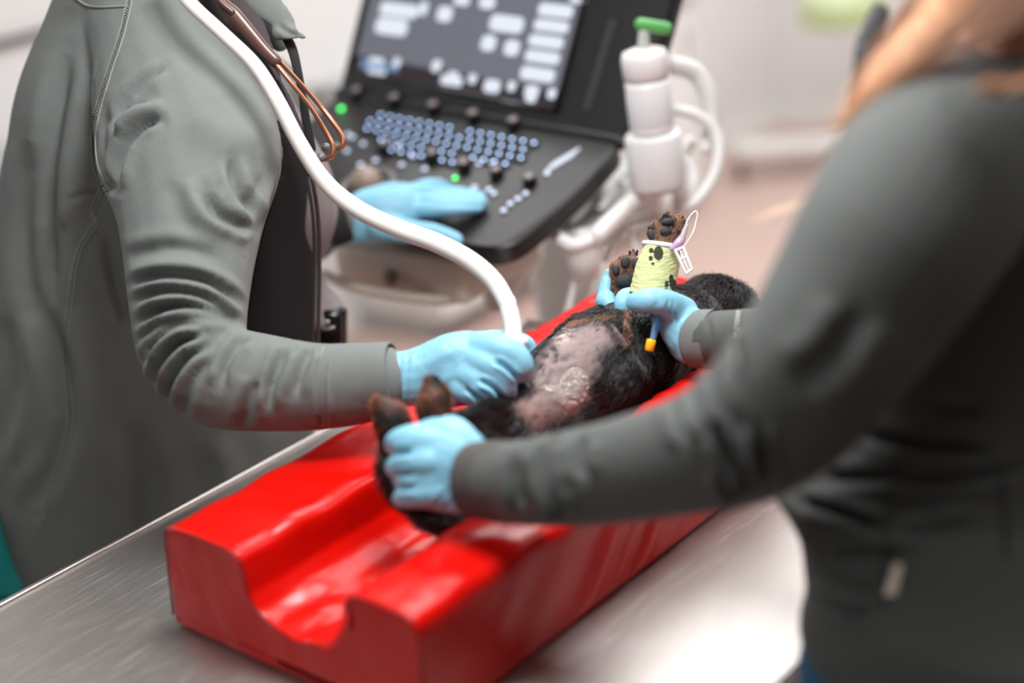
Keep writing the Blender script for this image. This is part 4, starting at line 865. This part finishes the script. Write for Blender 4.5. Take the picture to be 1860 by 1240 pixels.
c = P(1181, 627, 1.552); g = G(); ax = nrm(P(1179, 638, 1.552) - P(1184, 617, 1.552)); g.lathe(c - ax * .0065, ax, [(.0044, 0), (.0052, .001), (.0050, .012), (.004, .013)], 14); mesh('end_cap', *g.out(), mat('yellow_cap', (238, 176, 20), .35), ca, label='yellow end cap')

# gel -----------------------------------------------------------------
gp = [(1040, 665), (1055, 668), (1068, 680), (1073, 700), (1068, 722), (1050, 738), (1030, 748), (1018, 738), (1005, 728), (1000, 715), (985, 712), (975, 705), (990, 698), (1012, 700), (1018, 685), (1030, 672)]
g = G(); nx_, ny_ = 60, 50; idx = {}; Vg = []; Fg = []; b0 = (968, 660, 1080, 752)
for j in range(ny_ + 1):
    for i in range(nx_ + 1):
        a = b0[0] + (b0[2] - b0[0]) * i / nx_; b = b0[1] + (b0[3] - b0[1]) * j / ny_; s = sdpoly(np.array([a]), np.array([b]), gp)[0]
        if s < 1.5:
            h = max(0, min(1, -s / 9)); nzv = fbm(np.array([[a * .09, b * .09, 3.]]))[0]; rim = math.exp(-((s + 3) / 3.) ** 2)
            q = fD(a, b, -.0008 + .0030 * h ** .5 + .0022 * max(0, nzv - .45) * 2 * h + .0018 * rim * h)
            if q is not None: idx[(i, j)] = len(Vg); Vg.append(q)
for j in range(ny_):
    for i in range(nx_):
        k = [(i, j), (i + 1, j), (i + 1, j + 1), (i, j + 1)]
        if all(q in idx for q in k): Fg.append([idx[q] for q in k])
gelo = mesh('ultrasound_gel', Vg, Fg, mat('clear_gel', (190, 176, 170), .05, alpha=.3, spec=1., coat=1., bump=[(140, .002), (50, .007)]))
tag(gelo, 'clear glossy gel smeared on the shaved belly', 'gel')
g = G()
for i in range(34):
    a, b = 1018 + rng.random() * 48, 684 + rng.random() * 50
    if sdpoly(np.array([a]), np.array([b]), gp)[0] < -3:
        q = fD(a, b, .0022); g.ell(q, nrm(RT + UPC * rng.normal(0, .8)) * .0022 * (.5 + rng.random()), nrm(UPC - RT * .3) * .0008 * (.5 + rng.random()), FW * .0008, 8)
mesh('gel_bubbles', *g.out(), mat('gel_bubble', (240, 236, 232), .05, alpha=.5, spec=1., coat=1.), gelo, kind='stuff')

# ================================================================== right person
pb_ = thing('person', (1.02, .22, 0), 'person in dark grey-green jacket with long fair hair, gripping the legs of the dog', 'person')
g = G(); hB = P(1905, -190, 1.17)
g.ball(hB, (.076, .076, .108), 20); g.tube([P(1850, 120, 1.19), P(1880, -60, 1.18)], [.055, .05], 16, sub=1)
g.ell(hB + np.array([-.05, .07, -.01]), np.array([.02, .02, 0]), np.array([-.012, .012, 0]), np.array([0, 0, .024]))
slab(g, [(1680, 2150, 180, 1.20, .07), (1600, 2250, 420, 1.24, .09), (1520, 2280, 900, 1.21, .07), (1520, 2280, 1300, 1.19, .07)])
limb(g, [(1690, 330, 1.10, 110), (1500, 620, 1.10, 90), (1400, 745, 1.12, 85), (1200, 835, 1.19, 62), (1000, 868, 1.255, 52), (850, 872, 1.31, 46)], .9)
limb(g, [(1760, 350, 1.38, 80), (1560, 560, 1.46, 60), (1400, 612, 1.50, 46), (1275, 615, 1.565, 38)], .9)
for s in (0, 1):
    b0 = np.array([1.0 + .14 * s, .34 - .12 * s, .85]); g.tube([b0, b0 + [0, 0, -.4], b0 + [0, -.01, -.8]], [.085, .058, .045], 14)
V, Fc, N = remesh(g, .008, 5); mesh('body', V, Fc, SKIN, pb_)
for s in (-1, 1): mesh('eye', *G().ball(hB + np.array([-.045, .045, .012]) + s * np.array([.022, .022, 0]), .012, 10).out(), WHITEP, pb_)
g = G()
slab(g, [(1740, 2100, 60, 1.20, .06), (1640, 2180, 120, 1.19, .09), (1580, 2260, 200, 1.18, .11), (1530, 2330, 320, 1.19, .12), (1490, 2360, 500, 1.21, .125), (1440, 2340, 700, 1.22, .11), (1402, 2300, 840, 1.22, .11), (1400, 2300, 890, 1.21, .11), (1432, 2300, 945, 1.20, .11),
         (1458, 2300, 1000, 1.19, .11), (1464, 2300, 1050, 1.18, .11), (1470, 2300, 1100, 1.17, .11), (1458, 2300, 1150, 1.17, .11), (1462, 2300, 1190, 1.17, .11), (1478, 2290, 1210, 1.17, .10)], 60)
limb(g, [(1790, 230, 1.13, 130), (1712, 310, 1.09, 190), (1632, 430, 1.07, 188), (1560, 545, 1.07, 172), (1490, 650, 1.075, 158), (1410, 745, 1.095, 145), (1330, 800, 1.125, 126), (1240, 830, 1.155, 108), (1140, 852, 1.19, 97), (1040, 868, 1.23, 88), (960, 876, 1.265, 80), (900, 872, 1.29, 72), (870, 870, 1.305, 69)], .85, 26)
limb(g, [(1780, 330, 1.36, 110), (1600, 520, 1.44, 82), (1480, 600, 1.47, 66), (1380, 612, 1.51, 56), (1300, 616, 1.548, 53), (1272, 616, 1.565, 52)], .9, 20)
V, Fc, N = remesh(g, .0038, 7); FK = 2.4; V = fabric_noise(V, N, .0025, 12)
V = folds(V, N, [([(962, 808), (936, 857), (946, 930)], 10, -.005), ([(1008, 792), (990, 833), (1003, 891), (1034, 945)], 10, -.008), ([(1060, 790), (1050, 830), (1060, 870)], 12, -.003), ([(1255, 700), (1264, 740), (1288, 790)], 9, -.005), ([(1298, 676), (1306, 715), (1324, 765)], 9, -.006),
    ([(1310, 780), (1335, 830), (1372, 885)], 11, -.007), ([(1378, 770), (1386, 820), (1396, 880)], 9, -.005), ([(1225, 720), (1236, 770), (1250, 800)], 12, -.003), ([(1315, 850), (1325, 880), (1345, 900)], 9, -.007), ([(1440, 700), (1520, 640), (1560, 560)], 26, -.003)], 0, 1.125 + .2)
FK = 1.1; V = folds(V, N, [([(1560, 790), (1640, 800), (1720, 810), (1810, 830)], 12, -.006), ([(1500, 870), (1560, 868), (1640, 862)], 12, -.005), ([(1640, 870), (1740, 868), (1860, 852)], 12, -.006), ([(1450, 910), (1520, 930), (1604, 962)], 10, -.006), ([(1640, 960), (1700, 940), (1780, 930)], 14, .004),
    ([(1475, 1012), (1560, 1006), (1640, 1010), (1760, 1012), (1860, 1040)], 10, -.007), ([(1480, 1030), (1560, 1070), (1600, 1080)], 11, -.005), ([(1465, 1085), (1560, 1115), (1640, 1116), (1760, 1095), (1870, 1060)], 9, -.008), ([(1700, 730), (1760, 740), (1840, 720)], 16, -.004), ([(1460, 960), (1470, 985), (1460, 1010)], 6, -.004)], 1.12, 1.5)
V = folds(V, N, [([(1285, 575), (1290, 615), (1286, 660)], 5, -.002), ([(1345, 565), (1340, 610), (1340, 660)], 4, -.0025)], 1.5, 1.7)
FK = 1.
mesh('jacket', V, Fc, FABR, pb_); fB = drape(V, Fc)
mesh('sleeve_cuff', *cuffshell((926, 875, 1.281, 76.5), (858, 870, 1.31, 69), flat=.86), mat('cuff_dark_rib', (74, 71, 69), .9, bump=(700, .0005)), pb_, label='darker ribbed cuff')
mesh('right_sleeve_cuff', *cuffshell((1300, 616, 1.548, 55), (1262, 615, 1.568, 53), flat=.85), FAB, pb_, label='ribbed grey cuff')
seam(pb_, fB, [(1635, 800), (1628, 850), (1612, 930), (1608, 1000), (1604, 1110)], 5, 'seam', mat('dark_seam', (60, 63, 62), .8), False, 30)
seam(pb_, fB, [(1820, 870), (1826, 940), (1828, 1010)], 5, 'seam', MATS['dark_seam'], False, 20)
seam(pb_, fB, [(1342, 566), (1336, 610), (1337, 662)], 5, 'seam', mat('cuff_stitch', (140, 142, 138), .9), True, 16)
g = G()
for s in np.linspace(0, 1, 2): pass
tg = [fB(a, b, .0012, 1.2) for a, b in ((1622, 1024), (1638, 1024), (1626, 1080), (1606, 1080))]
n_ = nrm(np.cross(tg[1] - tg[0], tg[3] - tg[0])); n_ = n_ if n_ @ FW < 0 else -n_; g.add([q + n_ * .0 for q in tg] + [q + n_ * .002 for q in tg], [(3, 2, 1, 0), (4, 5, 6, 7), (0, 1, 5, 4), (1, 2, 6, 5), (2, 3, 7, 6), (3, 0, 4, 7)])
mesh('hem_tab', *g.out(), mat('pale_tab', (240, 230, 214), .5), pb_, smooth=False, label='small pale reflective tab near the hem')
g = G(); limb(g, [(1600, 20, 1.22, 20), (1575, 75, 1.20, 22), (1562, 115, 1.19, 16)], .5); limb(g, [(1570, 95, 1.19, 16), (1556, 150, 1.19, 15), (1544, 195, 1.20, 10)], .5); V, Fc, N = remesh(g, .003, 4); mesh('collar', V, Fc, mat('collar_dark', (50, 52, 52), .85, bump=(500, .0004)), pb_)
g = G(); slab(g, [(1500, 2260, 1160, 1.17, .09), (1459, 2270, 1200, 1.17, .10), (1457, 2270, 1300, 1.18, .10), (1470, 2260, 1400, 1.19, .10)])
for s in (0, 1):
    b0 = np.array([.98 + .15 * s, .35 - .14 * s, .8]); g.tube([b0, b0 + [0, 0, -.35], b0 + [0, 0, -.74]], [.1, .08, .07], 16)
V, Fc, N = remesh(g, .007, 4); mesh('trousers', V, Fc, mat('blue_scrub', (8, 92, 128), .7, bump=(500, .0004)), pb_)
for s in (0, 1): mesh('shoe', *G().ell(np.array([.97 + .15 * s, .38 - .14 * s, .045]), np.array([0, .125, 0]), np.array([.048, 0, 0]), np.array([0, 0, .043]), 18).out(), WHITEP, pb_)
# hair
HAIR = mat('fair_hair', (218, 172, 134), .4); HAIR2 = mat('brown_hair', (120, 78, 50), .45)
g = G(); g.ball(hB + np.array([.012, -.015, .03]), (.088, .086, .100), 20); mesh('hair', *g.out(), HAIR2, pb_)
def lock(n, guide, spread, rad, m, label=None, name='hair_strands'):
    gp_, gr = spline([P(a, b, d) for a, b, d, s in guide], [s for a, b, d, s in guide], 6); k = len(gp_)
    o1 = rng.normal(0, 1, (n, 2)); th = rng.random((n, 2)) * 6.28; out = []
    tt = np.linspace(0, 1, k)
    w1 = o1[:, :1] * gr[None] * spread + .004 * np.sin(tt[None] * 9 + th[:, :1]); w2 = o1[:, 1:] * gr[None] * spread * .6 + .004 * np.sin(tt[None] * 7 + th[:, 1:])
    Pp = gp_[None] + w1[..., None] * nrm(RT * .8 + UPC * .4) + w2[..., None] * FW
    rr = np.tile(rad * (1 - .7 * tt), (n, 1)); return curves(name, Pp, rr, m, pb_, label=label)
lock(900, [(1800, -160, 1.12, 8), (1745, -20, 1.10, 14), (1690, 60, 1.09, 17), (1640, 125, 1.085, 15), (1590, 180, 1.09, 12), (1556, 215, 1.10, 9)], .001, .00045, HAIR, 'long fair hair over the shoulder')
lock(500, [(1760, -120, 1.13, 7), (1680, -10, 1.125, 8), (1630, 60, 1.12, 8), (1590, 130, 1.12, 7), (1560, 200, 1.125, 5)], .001, .00045, HAIR2)
lock(30, [(1600, 150, 1.13, 10), (1550, 230, 1.15, 8), (1515, 300, 1.17, 8), (1485, 350, 1.19, 12), (1440, 375, 1.20, 14), (1385, 388, 1.21, 10)], .001, .00025, mat('pale_hair', (236, 208, 176), .4))
lock(120, [(1560, 210, 1.13, 5), (1520, 290, 1.15, 4), (1490, 350, 1.17, 4), (1468, 410, 1.18, 4), (1460, 450, 1.19, 2)], .001, .00035, HAIR)
lock(700, [(1960, -180, 1.06, 20), (1900, -40, 1.03, 26), (1850, 40, 1.01, 24), (1790, 80, 1.0, 16), (1700, 110, 1.0, 9)], .001, .00045, HAIR2)
lock(320, [(1980, 40, 1.0, 16), (1900, 130, .985, 8), (1840, 158, .98, 4), (1780, 150, .98, 2)], .001, .0004, HAIR)
# near hand on the hind legs
o_, _, _ = glove('left_glove', [
    ([(872, 870, 1.30, 62), (845, 862, 1.308, 64), (815, 846, 1.312, 72), (785, 838, 1.318, 72), (762, 836, 1.325, 66)], .5),
    ([(860, 810, 1.31, 24), (825, 790, 1.315, 28), (790, 784, 1.32, 26), (765, 788, 1.325, 22)], .8),
    ([(850, 905, 1.305, 32), (810, 905, 1.31, 26), (775, 898, 1.315, 26)], .8),
    ([(785, 806, 1.318, 36), (748, 800, 1.322, 31), (724, 801, 1.335, 23), (716, 808, 1.36, 20), (728, 812, 1.385, 17), (750, 812, 1.39, 15)], .95),
    ([(780, 840, 1.312, 36), (748, 841, 1.318, 31), (724, 846, 1.33, 22), (716, 850, 1.352, 18), (730, 852, 1.375, 16), (752, 850, 1.38, 14)], .95),
    ([(785, 870, 1.312, 33), (755, 872, 1.316, 27), (733, 871, 1.328, 18), (728, 874, 1.345, 14), (745, 876, 1.36, 13)], .95),
    ([(805, 890, 1.31, 32), (768, 896, 1.312, 28), (736, 903, 1.322, 20), (728, 906, 1.345, 16), (745, 908, 1.365, 15)], .95),
    ([(850, 800, 1.32, 24), (830, 776, 1.335, 19), (812, 770, 1.36, 16), (795, 780, 1.38, 14)], .95)],
    [([(850, 800), (842, 860), (850, 930)], 5, -.0012), ([(818, 890), (800, 905), (790, 925)], 4, -.0015), ([(835, 895), (812, 915), (806, 932)], 4, -.0015), ([(748, 820), (730, 822), (712, 824)], 6, -.004), ([(752, 858), (735, 860), (718, 860)], 5, -.003), ([(752, 885), (740, 886), (722, 886)], 5, -.003)], pb_, .0026)
# far hand on the front legs
o_, _, _ = glove('right_glove', [
    ([(1268, 614, 1.568, 50), (1255, 606, 1.568, 50), (1240, 594, 1.568, 45), (1226, 580, 1.568, 38), (1212, 566, 1.57, 30)], .7),
    ([(1240, 570, 1.58, 32), (1215, 556, 1.558, 29), (1190, 546, 1.545, 25), (1168, 547, 1.545, 22), (1154, 549, 1.552, 19)], .85),
    ([(1255, 625, 1.57, 40), (1240, 610, 1.585, 38), (1222, 590, 1.615, 32), (1190, 570, 1.645, 24)], .7),
    ([(1200, 560, 1.65, 22), (1165, 545, 1.635, 20), (1142, 542, 1.615, 21), (1134, 550, 1.60, 20), (1130, 568, 1.60, 15), (1129, 584, 1.602, 6)], .9),
    ([(1180, 570, 1.69, 20), (1130, 560, 1.68, 20), (1104, 552, 1.66, 21), (1100, 545, 1.64, 20), (1110, 556, 1.63, 14)], .9),
    ([(1150, 560, 1.70, 16), (1118, 556, 1.69, 20), (1103, 545, 1.672, 21), (1102, 520, 1.67, 14), (1104, 502, 1.672, 10), (1106, 494, 1.67, 8)], .9)],
    [([(1214, 545), (1212, 560), (1218, 575)], 3, -.0015), ([(1222, 545), (1222, 565), (1232, 590)], 3, -.0012), ([(1250, 580), (1236, 605), (1236, 640)], 3, -.001), ([(1258, 590), (1244, 620), (1242, 650)], 3, -.001), ([(1244, 570), (1230, 590), (1228, 615)], 3, -.001), ([(1262, 605), (1252, 630), (1248, 655)], 3, -.001), ([(1190, 528), (1196, 545), (1192, 560)], 5, -.001)], pb_, .0024)

# ================================================================== far furniture
tr = thing('white_trolley', (5.15, 3.15, 0), 'white low trolley with a dark caster on the far floor', 'trolley')
a0, a1 = Pz(1345, 332, .0), Pz(1560, 318, .0); tx = nrm([a1[0] - a0[0], a1[1] - a0[1], 0]); ty = np.array([-tx[1], tx[0], 0]); ty = ty if ty @ FW > 0 else -ty
bc_ = (a0 + a1) / 2 + ty * .07; L_ = np.linalg.norm(a1 - a0) / 2
mesh('trolley_base', *G().bbox(bc_ + [0, 0, .118], tx * (L_ + .02), ty * .06, (0, 0, .032), .3).out(), WHITEP, tr)
for s in (-1, 1): mesh('caster', *G().lathe(bc_ + tx * s * L_ - ty * .05 + [0, 0, .045] - tx * .015, tx, [(.03, 0), (.043, .006), (.043, .026), (.03, .032)], 18).out(), mat('dark_rubber', (70, 64, 62), .6), tr)
mesh('trolley_post', *G().bbox(bc_ + tx * .25 + [0, 0, .26], tx * .03, ty * .03, (0, 0, .12), .3).out(), WHITEP, tr)
cabn = thing('wall_cabinet_low', (4.6, 3.4, 0), 'white low cabinet running along the left far wall', 'cabinet')
mesh('cabinet_body', *G().bbox((3.75, 3.43, .43), (.75, 0, 0), (0, .2, 0), (0, 0, .37), .03).out(), WHITEP, cabn, smooth=False)
mesh('cabinet_top', *G().bbox((3.75, 3.42, .82), (.78, 0, 0), (0, .23, 0), (0, 0, .018), .2).out(), GREYP, cabn, smooth=False)
mesh('plinth', *G().box((3.75, 3.46, .03), (.75, 0, 0), (0, .17, 0), (0, 0, .03)).out(), GREYP, cabn, smooth=False)
for i in range(3):
    x = 3.25 + .5 * i; d = mesh('cabinet_door', *G().bbox((x, 3.222, .43), (.24, 0, 0), (0, .01, 0), (0, 0, .355), .2).out(), WHITEP, cabn, smooth=False)
    mesh('door_handle', *G().tube([(x + .18, 3.2, .6), (x + .18, 3.2, .72)], .006, 8, sub=1).out(), STEEL, d)
cc = P(1530, 5, 5.6); gb = thing('green_bowl_lamp', cc, 'pale green rounded lamp shade hanging at the far wall', 'lamp')
mesh('lamp_shade', *G().lathe(cc - [0, 0, .0], (0, 0, 1), [(.02, -.10), (.11, -.085), (.155, -.05), (.165, 0), (.16, .06), (.12, .09), (.02, .1)], 30).out(), mat('pale_green', (204, 220, 176), .5), gb)
mesh('lamp_rim', *G().lathe(cc - [0, 0, .06], (0, 0, 1), [(.14, -.012), (.16, 0), (.162, .02), (.15, .022)], 30).out(), mat('mid_green', (178, 200, 130), .5), gb)
mesh('lamp_cord', *G().tube([cc + [0, 0, .1], (cc[0], cc[1], ZC)], .006, 8, sub=1).out(), WHITEP, gb)
# counter below the window on the left
cn = thing('counter', (.9, 3.3, 0), 'white counter under the window behind the left person', 'counter')
mesh('counter_top', *G().bbox((.5, 3.34, .92), (1.6, 0, 0), (0, .28, 0), (0, 0, .02), .2).out(), GREYP, cn, smooth=False)
mesh('counter_body', *G().bbox((.5, 3.38, .45), (1.55, 0, 0), (0, .24, 0), (0, 0, .45), .02).out(), BEIGE, cn, smooth=False)
for i in range(4): 
    d = mesh('counter_door', *G().bbox((-.66 + .77 * i, 3.13, .47), (.37, 0, 0), (0, .01, 0), (0, 0, .40), .2).out(), BEIGE, cn, smooth=False); mesh('door_handle', *G().tube([(-.4 + .77 * i, 3.11, .7), (-.4 + .77 * i, 3.11, .8)], .006, 8, sub=1).out(), STEEL, d)
print('tris', sum(len(o.data.loop_triangles) if False else len(o.data.polygons) for o in bpy.data.objects if o.type == 'MESH'))
